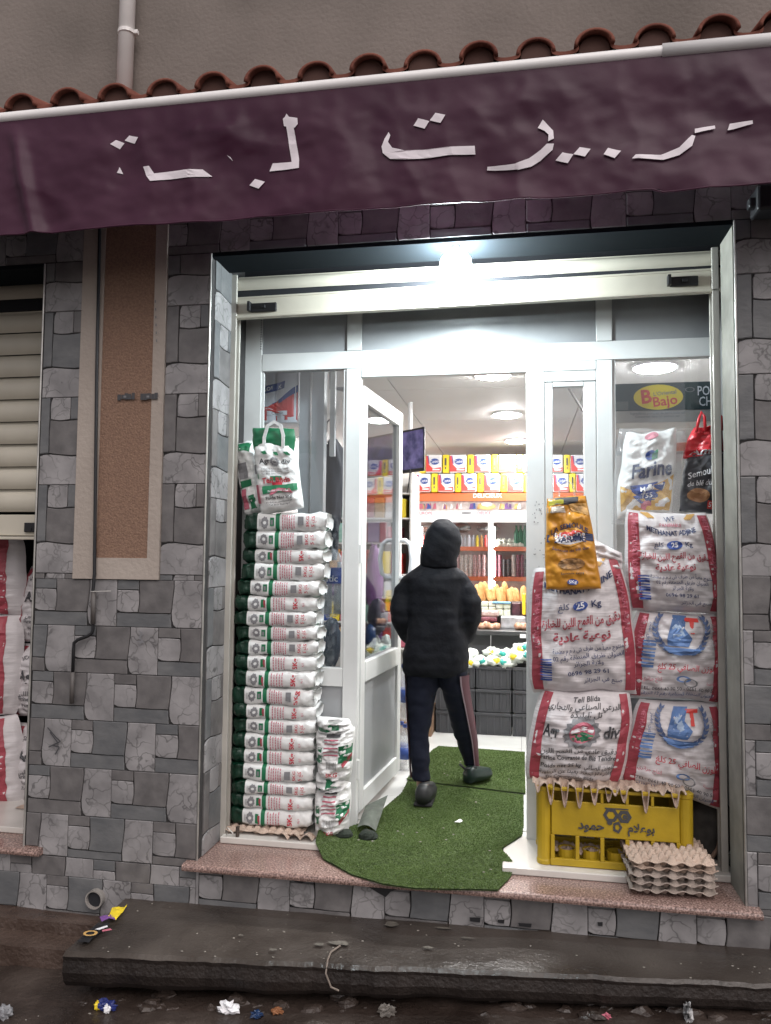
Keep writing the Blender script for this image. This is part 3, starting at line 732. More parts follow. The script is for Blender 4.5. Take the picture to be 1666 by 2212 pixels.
# ------------------------------------------------------------------ room
room = [('interior_wall', bx(-2.1, -2.0, .62, 5.1, 0, 2.6)), ('interior_wall', bx(1.6, 1.7, .62, 5.1, 0, 2.6)), ('interior_wall', bx(-2.1, 1.7, 4.95, 5.05, 0, 2.6)),
        ('interior_wall', bx(.95, 1.6, .62, .66, 0, 2.4)), ('interior_wall', bx(-2.0, -1.42, .62, .66, 0, 2.4))]
for n_, v_ in room: tag(obj(n_, v_, M_iwall), kind='structure')
ce = tag(obj('ceiling', bx(-2.0, 1.6, .5, 4.95, 2.405, 2.5), M_mortar), kind='structure')
WO['ceiling'] = Vector((0, 0, 0))
for i in range(3):
    for j in range(4): obj('ceiling_board', bx(-2.0 + i * 1.2 + .003, -.8 + i * 1.2 - .003, .5 + j * 1.15 + .003, 1.65 + j * 1.15 - .003 - (.15 if j == 3 else 0), 2.392, 2.405), M_ceil, ce)
M_led = mat('led_glow', (1, .99, .97), .3, emit=LED * 14)
for (px, py, r, lb) in [(1095, 893, .1, 'second from the doorway'), (1117, 950, .1, 'deepest in the room, above the tissue packs'), (1065, 806, .1, 'nearest the doorway head'), (1415, 790, .11, 'seen through the right window pane'), (698, 958, .1, 'seen through the left window pane'), (845, 962, .08, 'far left behind the door glass')]:
    a = PZ(px, py, 2.39)
    t_ = thing('ceiling_lamp', 'round white ceiling lamp lit, ' + lb, 'ceiling lamp', a, 'ceiling lamps')
    obj('rim', lathe([(r + .012, .002), (r + .012, -.012), (r, -.014), (r, .002)], a, 24), M_wht, t_)
    obj('diffuser', lathe([(r, -.004), (r * .95, -.02), (r * .5, -.03), (.005, -.032)], a, 24), M_led, t_)

# fridge / shelf wall at the back, Y = 4
YB = 4.0
def R3(x, y): return 759.2 + .2604 * x, 759.2 + .2604 * y
def RC(x, y): return 894.8 + .1628 * x, 1247.3 + .1628 * y
FR = thing('display_fridge', 'tall white glazed display fridge with orange shelves and an orange top band', 'fridge', PY(1000, 1600, YB))
def fb(name, x0, y0, x1, y1, m_, dy=0, dep=.03, b=.0): return obj(name, pbox(x0, y0, x1, y1, YB + dy, dep, b), m_, FR)
fb('top_band', 886, 1065, 1300, 1082, M_or, -.03, .5)
fb('side_panel', 886, 1082, 893, 1420, M_or, -.02, .5)
fb('picture_strip', 893, 1082, 1300, 1103, mat('picture_strip_print', (.45, .38, .36), .5, col2=(.7, .62, .6), vscale=25), 0, .02)
fb('header', 893, 1103, 1300, 1128, M_wht, -.01, .03); fb('stile', 893, 1128, 908, 1420, M_wht, -.01, .04); fb('stile', 1054.5, 1128, 1066, 1420, M_wht, -.01, .04); fb('stile', 1210, 1128, 1222, 1420, M_wht, -.01, .04)
fb('back_panel', 893, 1100, 1300, 1420, mat('fridge_back', (.5, .5, .47), .5, var=.1), .42, .02)
for y in (1181, 1246): fb('shelf', 908, y, 1210, y + 9, M_or, .03, .38)
fb('shelf', 908, 1310, 1210, 1318, M_or, .03, .38)
for (x0, x1) in ((908, 1054.5), (1066, 1210)): fb('glass_pane', x0, 1128, x1, 1420, M_glass, .008, .004)
fp = Print(flat(YB - .03))
a = PY(1053, 1071, YB - .03); fp.text('DELICIEUX', M_wht, a.x, a.z, .055)
fp.build(FR); fp = Print(flat(YB))
random.seed(11)
for k in range(46):
    x = random.uniform(897, 1200); a = PY(x, 1093, YB); w = random.uniform(.02, .05)
    fp.poly(random.choice([M_blue, M_pink, M_gold, M_wht, M_purple, M_bread, M_gink, M_wht]), [(a.x, a.z - .03), (a.x + w, a.z - .03 + random.uniform(0, .01)), (a.x + w * .9, a.z + random.uniform(.0, .03)), (a.x + .01, a.z + .02)], 'picture', 1)
a = PY(1052, 1092, YB); fp.disc(M_bread, a.x, a.z - .01, .085, .03, 'picture'); fp.disc(M_wht, a.x, a.z + .012, .05, .02, 'picture')
fp.build(FR); fp = Print(flat(YB - .01))
for (x, t_) in ((918, 'EUROPE'), (1046, 'DELICE')): a = PY(x, 1109, YB - .01); fp.text(t_, M_pink, a.x, a.z, .04)
a = PY(1008, 1108, YB - .01); fp.disc(M_gink, a.x, a.z, .05, .012)
fp.build(FR)
obj('inner_lamp', pbox(909, 1138, 912, 1300, YB + .06, .02), mat('tube_glow', (1, .99, .96), .3, emit=TUBE), FR)
obj('inner_lamp', pbox(1067, 1138, 1069, 1300, YB + .06, .02), MATS['tube_glow'], FR)
# tissue packs
def tissue(x0, y0, x1, y1, Y, label):
    A, B = PY(x0, y1, Y), PY(x1, y0, Y); w = B.x - A.x; h = B.z - A.z
    t_ = thing('tissue_pack', label, 'tissue pack', (A.x, Y, A.z), 'kitchen roll packs on top of the fridge')
    obj('side', bx(A.x, A.x + w * .27, Y, Y + .22, A.z, B.z - .002, .008), M_yel, t_); obj('wrapper', bx(A.x + w * .275, B.x - .003, Y + .001, Y + .22, A.z, B.z - .004, .012), M_wht, t_)
    p = Print(flat(Y, A.x, A.z))
    p.poly(M_rpk, [(w * .3, .012), (w * .95, .012), (w * .95, h * .3), (w * .6, h * .22), (w * .42, h * .45), (w * .36, h * .92), (w * .3, h * .92)])
    p.poly(M_purple, [(w * .36, h * .92), (w * .42, h * .46), (w * .45, h * .5), (w * .41, h * .93)])
    p.disc(M_blue, w * .68, h * .6, w * .2, h * .17, 'logo', 16); p.text('Cotex', M_wht, w * .68, h * .6, h * .22, .12); p.rect(M_wht, w * .58, h * .13, w * .9, h * .2, 'logo')
    p.rect(M_ink, w * .09, h * .4, w * .16, h * .8, 'lettering'); p.rect(M_ink, w * .1, h * .2, w * .15, h * .32, 'lettering'); p.build(t_)
lowx = [886.8, 931.9, 983.2, 1031.3, 1081.6, 1131.6, 1181, 1231, 1281]
upx = [906, 956.3, 1009.7, 1061.8, 1116, 1168, 1219, 1270]
OR = ['first', 'second', 'third', 'fourth', 'fifth', 'sixth', 'seventh', 'eighth', 'ninth', 'tenth', 'eleventh', 'twelfth', 'thirteenth', 'fourteenth', 'fifteenth', 'sixteenth', 'seventeenth', 'eighteenth', 'nineteenth', 'twentieth']
for i in range(8): tissue(lowx[i], 1022, lowx[i + 1] - .6, 1063.5, YB, 'yellow and white kitchen roll pack, %s from left in the lower row' % OR[i])
for i in range(7): tissue(upx[i], 981, upx[i + 1] - 1, 1021.5, YB, 'yellow and white kitchen roll pack, %s from left in the upper row' % OR[i])
# fridge goods
def cart(name, x0, y0, x1, y1, m_, Y, dep, label, cat, grp, b=.006, band=None):
    o = obj(name, pbox(x0, y0, x1, y1, Y, dep, b), m_); tag(o, label, cat, grp); return o
cols = [M_wht, mat('silver_can', (.5, .5, .52), .3, .5), M_yel, M_bread, M_rpk, mat('wine_pack', (.35, .08, .1), .4), M_pink, M_blue]
names = ['white', 'silver', 'yellow', 'amber', 'red', 'wine red', 'pink', 'blue']
random.seed(3)
for i in range(16):
    x = 912 + i * 8.9; c = [0, 1, 0, 1, 2, 3, 4, 5, 6][i % 9] if i else 4
    a = PY(x + 3.7, 1180.6, YB + .1); r = .0155
    V = lathe([(r, 0), (r, .075), (r * .55, .092), (r * .5, .108), (.002, .108)], (a.x, a.y, a.z), 10)
    if x < 1050: tag(obj('drink_bottle', V, cols[c], smooth=False), '%s little drink bottle, %s from left on the upper fridge shelf' % (names[c], OR[i]), 'bottle', 'bottles on the upper fridge shelf')
cm = [mat('can_pink_brown', (.42, .26, .24), .4, var=.35, vscale=60), mat('can_beige', (.5, .42, .36), .4, var=.35, vscale=60), mat('can_plum', (.2, .06, .08), .4, var=.5, vscale=60), mat('can_black', (.03, .02, .02), .4, var=.5, vscale=60)]
def stackc(px, row, m_, nm, lb, n=5, y1=1245.5, hh=9.6, r=.0185):
    a = PY(px, y1, YB + .1); V = []
    for k in range(n): V.append(lathe([(r * .9, 0), (r, .003), (r, .036), (r * .9, .0395)], (a.x, a.y, a.z + k * .041), 10))
    t_ = thing('can_column', lb, 'cans', a, 'columns of cans on the middle fridge shelf')
    for k, v in enumerate(V): obj('can', v, m_, t_)
for i in range(15):
    stackc(913 + i * 9.4, 0, cm[(i * 2 + i // 3) % 2], 'can', '%s stack of five small pots, %s from left behind the left fridge door' % (['pinkish brown', 'beige'][(i * 2 + i // 3) % 2], OR[i]))
for i in range(14):
    c = [2, 2, 3, 3, 1][i % 5]
    stackc(1071 + i * 9.6, 0, cm[c], 'can', '%s stack of small pots, %s from left behind the right fridge door' % (['', 'beige', 'plum', 'black'][c], OR[i]), 5 if c != 3 else 4)
for i in range(10):
    cbl = 'crumpled cream bag, %s from left in the %s layer of the right fridge' % (OR[i % 5], ['lower', 'upper'][i // 5])
    a = PY(1080 + (i % 5) * 11 + random.uniform(-2, 2), 1178 - (i // 5) * 9, YB + .1 + .04 * (i // 5)); tag(obj('cheese_bag', bumpy(a, .035, .03, .024, i, .5, 3), mat('cream_bag', (.62, .6, .48), .4, var=.1, bump=.5, bscale=30), smooth=True), cbl, 'bag', 'cream bags piled in the fridge')
for i in range(5):
    a = PY(1116 + i * 9, 1181, YB + .12); tag(obj('green_bottle', lathe([(.024, 0), (.024, .13), (.01, .17), (.01, .2), (.002, .2)], a, 10), mat('green_glass', (.01, .12, .05), .15)), 'tall green bottle on the upper shelf, %s from left of the green ones' % OR[i], 'bottle', 'green bottles in the fridge')
for i in range(3):
    a = PY(930 + i * 62, 1140, YB + .15); tag(obj('steel_pot', bumpy((a.x, a.y + .08, a.z), .11, .08, .05, i, .2, 2), mat('dull_steel', (.3, .3, .28), .35, .6, var=.2)), 'dull steel pan on top inside the fridge, %s from left' % OR[i], 'pan', 'pans inside the fridge top')
# glowing tube
a = PY(897, 1137, 3.3); b = PY(897, 1222, 3.3)
lt = thing('tube_lamp', 'bright vertical tube lamp hanging from a cord beside the fridge', 'lamp', b)
obj('tube', tube([b, a], .013, 10), mat('tube_glow', (1, .99, .96), .3, emit=TUBE), lt, smooth=True)
obj('cord', tube([a, PY(893, 1000, 3.3), (PY(893, 1000, 3.3).x, 3.3, 2.39)], .003, 5), M_wht, lt)
# counter with breads
YC = 2.8
cz = PY(1080, 1362, 2.75).z
CT = thing('shop_counter', 'dark counter across the back of the room carrying breads', 'counter', (0, YC, .03))
obj('counter_top', bx(-.62, 1.3, 2.72, 3.45, cz - .035, cz, .005), M_count, CT)
for i in range(5): obj('front_panel', bx(-.6 + i * .37, -.235 + i * .37, YC, YC + .03, .03, cz - .036, .004), mat('slate_panel', (.075, .075, .08), .6, var=.15), CT)
obj('price_card', pbox(*RC(1405, 752), *RC(1485, 805), 2.70, .003), M_wht, CT)
# baguettes in a tray
def loaf(p, q, r):
    p, q = Vector(p), Vector(q); n = 9; pts = [p.lerp(q, i / n) for i in range(n + 1)]
    return tube(pts, [r * max(.25, (1 - abs(2 * i / n - 1) ** 4) ** .5) for i in range(n + 1)], 9)
random.seed(21)
bl = [(875, 295, 885, 60), (925, 300, 915, 70), (960, 300, 935, 55), (1010, 300, 960, 150), (1050, 290, 1035, 150), (1085, 300, 1095, 90), (1140, 320, 1120, 140), (1190, 310, 1150, 130), (1220, 300, 1195, 55), (1280, 305, 1260, 150), (1330, 310, 1290, 130), (1370, 310, 1340, 140), (840, 300, 830, 90), (1440, 300, 1455, 110)]
for i, (x0, y0, x1, y1) in enumerate(bl):
    Y = 3.3 + .03 * (i % 3)
    A = PY(*RC(x0, y0), Y); B = PY(*RC(x1, y1), Y + .04)
    A = A - (B - A) * .25
    tag(obj('baguette', loaf(A, B, .028), M_bread, smooth=True), 'golden baguette standing at the back of the counter, %s from left' % OR[i], 'baguette', 'baguettes on the counter')
bk = obj('bread_tray', bx(-.42, .5, 3.26, 3.44, cz, PY(1080, 1298, 3.25).z - .005, .004), M_count); tag(bk, 'dark bread tray holding the upright baguettes', 'tray')
# yoghurt packs and cakes in front
M_yog = mat('yoghurt_pack', (.6, .62, .42), .4, col2=(.75, .78, .72), vscale=40)
def smallp(name, x0, y0, x1, y1, Y, m_, lb, cat, dep=.1, b=.008): tag(obj(name, pbox(*RC(x0, y0), *RC(x1, y1), Y, dep, b), m_), lb, cat)
for i in range(4):
    for j in range(2):
        smallp('yoghurt_pack', 890 + i * 98, 330 + j * 92 if i > 1 else 325 + j * 62, 984 + i * 98, (418 + j * 92) if i > 1 else 384 + j * 60, 3.12, M_yog, 'pale yoghurt pack, %s from left in the %s layer on the counter' % (OR[i], ['upper', 'lower'][j]), 'yoghurt pack')
smallp('blue_lid_tray', 1035, 325, 1282, 350, 3.1, mat('sky_blue_lid', (.12, .32, .55), .4), 'flat blue topped pack lying over the yoghurts', 'pack')
smallp('chocolate_box', 1295, 340, 1420, 520, 3.12, mat('cocoa_box', (.06, .02, .03), .4, var=.6, vscale=30), 'dark chocolate coloured box on the counter right of the yoghurts', 'box'); smallp('chocolate_box', 1425, 330, 1600, 520, 3.12, cm[2], 'plum coloured box at the right end of the counter', 'box')
smallp('yellow_box', 1435, 215, 1480, 500, 3.05, M_yel, 'narrow upright yellow box beside the baguettes', 'box')
smallp('foil_tray', 1150, 525, 1480, 680, 2.95, mat('foil_tray_metal', (.5, .5, .52), .35, .3, var=.3, vscale=20), 'long silver grey wrapped tray at the front of the counter', 'tray', .2)
for i, (x0, y0, x1, y1, m_, lb) in enumerate([(885, 445, 1125, 520, mat('cake_pack', (.35, .22, .19), .35, col2=(.6, .5, .48), vscale=40), 'pinkish pack of cakes in film, upper one beside the customer'), (890, 520, 1100, 590, cm[2], 'plum coloured pack of biscuits in film under the cakes'), ]):
    smallp('cake_pack', x0, y0, x1, y1, 2.95, m_, lb, 'cake pack', .15, .012)
M_bun = mat('bun_pack', (.42, .2, .1), .25, col2=(.62, .38, .28), vscale=30)
for i, (x, y, r) in enumerate([(900, 640, .035), (960, 625, .035), (1030, 650, .035), (1090, 640, .035), (1385, 640, .036), (1450, 640, .036)]):
    a = PY(*RC(x, y), 2.85); tag(obj('wrapped_bun', bumpy((a.x, a.y, a.z - .005), r, .045, .028, i, .3), M_bun, smooth=True), 'glazed bun in clear film at the counter edge, %s from left' % OR[i], 'bun', 'buns at the counter edge')
# charcoal crates with milk bags
ycr = 2.5
for ci, (xa_, xb_) in enumerate(((-.62, -.335), (-.325, -.075), (-.062, .19), (.2, .45))):
    for k in range(3):
        z0 = .032 + k * .166; lbk = ['bottom', 'middle', 'top'][k]
        t_ = thing('milk_crate', 'charcoal plastic crate, %s of stack %s from left in front of the counter' % (lbk, OR[ci]), 'crate', ((xa_ + xb_) / 2, ycr, z0), 'charcoal crates in front of the counter')
        h = .16
        obj('wall', join(bx(xa_, xb_, ycr + .006, ycr + .014, z0, z0 + h - .02), bx(xa_, xa_ + .008, ycr, ycr + .24, z0, z0 + h), bx(xb_ - .008, xb_, ycr, ycr + .24, z0, z0 + h), bx(xa_, xb_, ycr + .23, ycr + .24, z0, z0 + h), bx(xa_, xb_, ycr, ycr + .24, z0, z0 + .008)), M_gcr, t_)
        obj('rim', bx(xa_ - .004, xb_ + .004, ycr - .006, ycr + .012, z0 + h - .022, z0 + h, .003), M_gcr, t_)
        for q in range(5): 
            xx = xa_ + (xb_ - xa_) * (q + .5) / 5; obj('rib', bx(xx - .006, xx + .006, ycr - .002, ycr + .008, z0 + .004, z0 + h - .022, .002), M_gcr, t_)
random.seed(9)
M_milk = mat('milk_film', (.72, .76, .7), .3, var=.06, bump=.5, bscale=14); M_teal = mat('teal_print', (.03, .35, .3), .4)
mb = []
for i in range(16):
    px = 990 + (i % 8) * 26 + random.uniform(-5, 5); py = 1430 - (i // 8) * 17 - (12 if px > 1095 else 0) + random.uniform(-3, 3)
    if 1035 < px < 1062 and i >= 8: continue
    a = PY(px, py, ycr + .05 + .07 * (i // 8)); rx = random.uniform(.055, .075)
    t_ = thing('milk_bag', 'plump white milk bag with %s print in the crates, %s from left, %s row' % (['teal', 'yellow'][i % 2], OR[i % 8], ['front', 'back'][i // 8]), 'milk bag', a, 'milk bags in the crates')
    obj('pouch', bumpy(a, rx, .07, .042, i, .5, 2.2, 18, 12), M_milk, t_, smooth=True)
    ang = random.uniform(-1, 1)
    obj('print', bumpy((a.x + random.uniform(-.03, .03), a.y - .03, a.z + .008), .032, .045, .026, i, .3, 2, 10, 6), M_teal if i % 2 == 0 else M_yel, t_, smooth=True)
# brown box between the legs
tag(obj('cardboard_box', bx(-.95, -.635, 2.35, 2.65, .03, .22, .005), mat('cardboard', (.22, .13, .08), .8, var=.2)), 'brown cardboard box on the floor left of the crates', 'box')
tag(obj('white_cabinet', bx(-.95, -.63, 2.7, 3.1, .03, .72, .005), M_iwall), 'white cabinet side behind the cardboard box', 'cabinet')
# TV
a = PY(873, 922, 1.9); b = PY(917, 1016, 1.9)
tv = thing('television', 'dark flat television hanging from the ceiling left of the doorway view', 'television', ((a.x + b.x) / 2, 1.9, b.z))
def skew(x0, x1, y0, y1, z0, z1, k): 
    v, f = bx(x0, x1, 0, .04, z0, z1, .004); return [Vector((p[0], 1.9 + p[1] + (p[0] - x1) * -k, p[2])) for p in v], f
obj('case', skew(a.x - .35, b.x, 0, 0, b.z, a.z, .9), M_black, tv)
def scr_(u, v): x = a.x - .34 + (b.x - a.x + .33) * u; return Vector((x, 1.9 + (x - b.x) * -.9 - .002, b.z + .02 + (a.z - b.z - .035) * v))
obj('screen', grid(1, 1, scr_), mat('tv_screen', (.03, .03, .09), .15, col2=(.14, .12, .3), vscale=12, emit=.35), tv)
obj('ceiling_bracket', tube([((a.x + b.x) / 2 - .05, 2.05, a.z - .02), ((a.x + b.x) / 2 - .05, 2.05, 2.4)], .015, 8), M_wht, tv)
obj('cable', tube([PY(887, 1014, 1.93), PY(884, 1040, 1.95), PY(880, 1065, 1.98)], .004, 5), M_black, tv)
# side shelf full of packets seen behind the door glass
SHF = thing('goods_shelf', 'white shelf unit along the left wall packed with coloured packets', 'shelf', (-1.3, 2.4, .03))
xs0, xs1 = PY(786, 1200, 2.45).x - .45, PY(889, 1200, 2.45).x
obj('side', bx(xs1 - .015, xs1, 2.45, 2.85, .03, 1.95), M_iwall, SHF); obj('back', bx(xs0, xs1, 2.85, 2.87, .03, 1.95), M_iwall, SHF)
zs = [PY(840, y, 2.45).z for y in (1400, 1345, 1290, 1240, 1172, 1118, 1064)]
for z in zs: obj('board', bx(xs0, xs1 - .015, 2.46, 2.85, z - .012, z, .002), M_iwall, SHF)
pal = [M_purple, M_pink, M_bread, M_yel, M_wht, M_gold, M_rpk, M_blue, mat('lilac_pack', (.4, .3, .5), .4), mat('mint_pack', (.3, .5, .42), .4)]
pn = ['purple', 'pink', 'tan', 'yellow', 'white', 'ochre', 'red', 'blue', 'lilac', 'mint green']
random.seed(14)
for j, z in enumerate(zs[:-1]):
    x = xs0 + .02; k = 0; topz = zs[j + 1] - .015
    while x < xs1 - .09:
        w = random.uniform(.055, .11); c = random.randrange(10); h = (topz - z) * random.uniform(.7, .96)
        tag(obj('packet', bx(x, x + w - .004, 2.48 + random.uniform(0, .03), 2.7, z + .001, z + h, .008), pal[c]), '%s packet, %s from left on board %s of the side shelf' % (pn[c], OR[k], ['one', 'two', 'three', 'four', 'five', 'six'][j] + ' from the bottom'), 'packet', 'packets on the side shelf')
        x += w; k += 1
# purple sheer bag and dark bags hanging behind the door glass
def bagp(px0, py0, px1, py1, Y, m_, name, lb, cat, seed, amp=.25):
    a = PY((px0 + px1) / 2, (py0 + py1) / 2, Y); rx = abs(PY(px1, py0, Y).x - PY(px0, py0, Y).x) / 2; rz = abs(PY(px0, py0, Y).z - PY(px0, py1, Y).z) / 2
    t_ = obj(name, bumpy((a.x, a.y + rx * .5, a.z), rx, rx * .7, rz, seed, amp, 3, 22, 16), m_, smooth=True); tag(t_, lb, cat)
bagp(790, 1178, 826, 1330, 1.75, mat('lilac_bag', (.3, .14, .34), .25, bump=1, bscale=12, stretch=(4, 1, .6)), 'hanging_bag', 'crumpled lilac plastic bag hanging behind the door glass', 'bag', 1)
bagp(792, 1296, 836, 1372, 1.7, mat('dark_bag', (.05, .045, .07), .2, bump=1, bscale=10), 'dark_bag', 'shiny dark plastic bag behind the door glass', 'bag', 2)
bagp(786, 1350, 812, 1412, 1.65, mat('navy_bag', (.02, .05, .14), .2, bump=1, bscale=10), 'navy_bag', 'navy blue plastic bag low behind the door glass', 'bag', 3)
for i in range(5): bagp(788 + i * 11, 1386 - (i % 2) * 12, 812 + i * 11, 1424 - (i % 2) * 10, 1.75, M_milk, 'pale_bag', 'pale milk bag low behind the door glass, %s from left' % OR[i], 'bag', 10 + i, .5)
# water bottles stacked by the door leaf
for i, (x, y0, y1) in enumerate([(872, 1680, 1568), (878, 1560, 1440), (858, 1682, 1570), (864, 1562, 1442)]):
    Y = 1.42 + .0 * i; b_ = PY(x, y0, Y); tz = PY(x, y1, Y).z; h = tz - b_.z
    c_ = (b_.x, Y + .05 + (.1 if i > 1 else 0), b_.z if y0 > 1600 else b_.z)
    t_ = thing('water_bottle', '%s clear water bottle standing behind the door edge%s' % (['lower', 'upper'][i % 2], ['', '', ', back row', ', back row'][i]), 'bottle', c_, 'water bottles by the door')
    obj('bottle', lathe([(.04, 0), (.042, h * .1), (.038, h * .2), (.042, h * .3), (.042, h * .6), (.03, h * .78), (.014, h * .9), (.014, h * .94)], c_, 14), M_film, t_, smooth=True)
    obj('label', lathe([(.0435, h * .34), (.0435, h * .56)], c_, 14), M_blue, t_, smooth=True)
    obj('cap', lathe([(.016, h * .94), (.016, h)], c_, 10), M_blue, t_)
# things behind the left pane
a = PY(603, 860, .62); w = .09; 
cx0, cx1 = PY(566, 860, .6).x - .04, PY(640, 860, .6).x; cz0, cz1 = PY(600, 912, .6).z, PY(600, 800, .6).z + .05
ck = thing('kitchen_roll_pack', 'red white and blue kitchen roll pack behind the top of the left window', 'tissue pack', ((cx0 + cx1) / 2, .6, cz0))
def cw(u, v): return Vector((cx0 + (cx1 - cx0) * u, .6 + .02 * abs(sin(u * pi * 2)) ** .5 * -1 + .03, cz0 + (cz1 - cz0) * v))
obj('wrapper', join(grid(24, 4, cw), bx(cx0, cx1, .632, .75, cz0, cz1)), M_wht, ck, smooth=False)
p = Print(lambda u, v, off: cw(u, v) + Vector((0, -off, 0)))
p.poly(M_rpk, [(.0, 0.04), (1, .04), (1, .5), (.55, .36), (.3, .26), (0, .26)]); p.poly(M_blue, [(.38, .3), (.62, .4), (1, .62), (1, .5), (.62, .33)]); p.poly(M_blue, [(.06, .44), (.7, .56), (.72, .68), (.1, .58)])
p.text('Cotex', M_wht, .38, .57, .13, .12, sx=1.5); p.rect(M_wht, .3, .12, .78, .19, 'logo'); p.text('Classic', M_gink, .54, .155, .07, 0, sx=1.5); p.poly(M_rpk, [(0, .9), (1, .9), (1, 1), (0, 1)]); p.build(ck)
obj_ = tag(obj('inner_post', join(bx(PY(645, 1000, .62).x, PY(668, 1000, .62).x, .62, .66, .03, 2.39), bx(PY(672, 1000, .6).x, PY(699, 1000, .6).x, .6, .66, .03, 2.39, .003)), M_alu), 'white painted post with screw holes just inside the left window', 'post')
tag(obj('inner_track', bx(PY(711, 1000, .7).x, PY(722, 1000, .7).x, .7, .73, PY(715, 985, .7).z, 2.39, .002), M_alu), 'thin white vertical strip inside the left window beside the jacket', 'strip')
tag(obj('pipe_elbow', tube([PY(716, 795, .8), PY(716, 838, .8), PY(748, 842, .8)], .012, 8), mat('grey_pipe', (.3, .3, .3), .5)), 'grey L shaped conduit under the ceiling behind the left window', 'conduit')
def jk(u, v):
    a = 2 * pi * u; px = 712; 
    prof = [(0, 8), (.08, 22), (.25, 34), (.5, 31), (.8, 28), (1, 24)]
    for q in range(5):
        if prof[q][0] <= v <= prof[q + 1][0]: w = prof[q][1] + (prof[q + 1][1] - prof[q][1]) * (v - prof[q][0]) / (prof[q + 1][0] - prof[q][0])
    c = PY(706 - 6 * v + (10 * (1 - v)), 945 + 265 * v, .85); k = w / 440 * 1.0
    nn = 1 + .25 * noise.noise(Vector((cos(a) * 2, sin(a) * 2, v * 6)))
    return Vector((c.x + k * cos(a) * nn, c.y + .05 * sin(a) * nn + .05, c.z))
jt = thing('hanging_jacket', 'dark jacket hanging behind the glass of the left window', 'jacket', PY(706, 1200, .85))
obj('jacket_body', grid(30, 40, jk), mat('charcoal_cloth', (.03, .03, .04), .6, bump=.8, bscale=10), jt, smooth=True)
q0 = PY(706, 932, .88); obj('hanger', tube([q0 + Vector((-.05, 0, -.04)), q0, q0 + Vector((0, 0, .05)), q0 + Vector((.02, 0, .07)), q0 + Vector((.03, 0, .05))], .004, 6), M_black, jt)
q = Print(flat(.8))
pk_ = thing('bottle_pack', 'shrink wrapped pack of clear bottles with a blue band behind the left window', 'bottle pack', PY(715, 1330, .8))
A, B = PY(690, 1335, .82), PY(735, 1185, .82)
obj('film', bumpy(((A.x + B.x) / 2, .88, (A.z + B.z) / 2), .075, .06, (B.z - A.z) / 2, 4, .2, 3, 20, 14), M_film, pk_, smooth=True)
obj('bottle', lathe([(.03, 0), (.03, .1), (.03, .2), (.012, .26), (.012, .28)], ((A.x + B.x) / 2 - .03, .88, A.z + .02), 12), mat('frosted_plastic', (.45, .5, .5), .3, alpha=.7), pk_, smooth=True)
obj('bottle', lathe([(.03, 0), (.03, .1), (.03, .2), (.012, .26), (.012, .28)], ((A.x + B.x) / 2 + .035, .89, A.z + .02), 12), MATS['frosted_plastic'], pk_, smooth=True)
zc = PY(710, 1238, .82)
def bandf(a_, b_, off): th = a_ / .08; return Vector(((A.x + B.x) / 2 + (.08 + off) * sin(th), .88 - (.065 + off) * cos(th), b_))
q = Print(bandf); q.rect(M_blue, -.11, zc.z - .055, .11, zc.z + .03, 'band'); q.text('astic', M_wht, 0, zc.z - .03, .05, 0); q.build(pk_)
bagp(690, 1335, 735, 1440, .8, mat('blue_grey_bag', (.1, .13, .17), .25, bump=1, bscale=9), 'dark_bottle_bag', 'dim blue grey bag low behind the left window', 'bag', 8)
# seen through the narrow side light
tag(obj('broom_handle', tube([PY(1228, 838, 1.2), PY(1258, 885, 1.2), PY(1275, 915, 1.2)], .008, 6), M_cable), 'dark diagonal stick under the ceiling behind the narrow side glass', 'stick')
# carton in the right window
a, b = PY(1326, 908, .56), PY(1560, 826, .56)
cb_ = thing('crisps_carton', 'dark green crisps carton with a yellow oval in the top of the right window', 'carton', ((a.x + b.x) / 2, .56, a.z))
zc0 = PY(1440, 826, .56).z; zc1 = PY(1440, 886, .56).z; zc2 = PY(1440, 912, .56).z; xa_, xb_ = PY(1322, 870, .56).x, PY(1575, 870, .56).x
obj('carton', bx(xa_, xb_, .56, .75, zc2, zc0, .003), mat('carton_board', (.42, .4, .37), .7, var=.05), cb_)
p = Print(flat(.56)); p.rect(mat('carton_green', (.03, .055, .06), .5), xa_ + .002, zc1, xb_ - .002, zc0 - .002, 'colour_field', .05)
e = PY(1422, 858, .56); p.disc(M_yel, e.x, e.z, .112, .06, 'logo', 28); p.text('B', M_rpk, e.x - .055, e.z, .09, .1, bold=.03); p.text('Bajo', M_rpk, e.x + .03, e.z - .02, .065, .12, bold=.02); p.text('L\'Oriental', M_gink, e.x + .03, e.z + .018, .026, .1)
e = PY(1528, 845, .56); p.text("POTA'", M_wht, e.x + .015, e.z, .062, sx=.7); e = PY(1530, 868, .56); p.text('CHIPS', M_wht, e.x + .015, e.z, .062, sx=.7)
e = PY(1490, 842, .56); p.disc(M_gink, e.x, e.z, .022, .012, 'logo', 16, .75)
p.rect(mat('carton_shade_print', (.1, .12, .12), .5), xa_ + .004, zc1 + .004, xa_ + .075, zc1 + .045, 'colour_field')
for k, tx in enumerate(('Ingredients pommes de terre huile sel', 'Conserver dans un endroit sec')): e = PY(1420, 893 + k * 7, .56); p.text(tx, M_gink, e.x, e.z, .016)
p.build(cb_)
tag(obj('orange_strip', tl(bx(PY(1380, 920, .58).x, PY(1500, 920, .58).x, .58, .6, PY(1440, 935, .58).z, PY(1440, 918, .58).z)), M_or), 'orange strip edge behind the flour bag in the right window', 'strip')

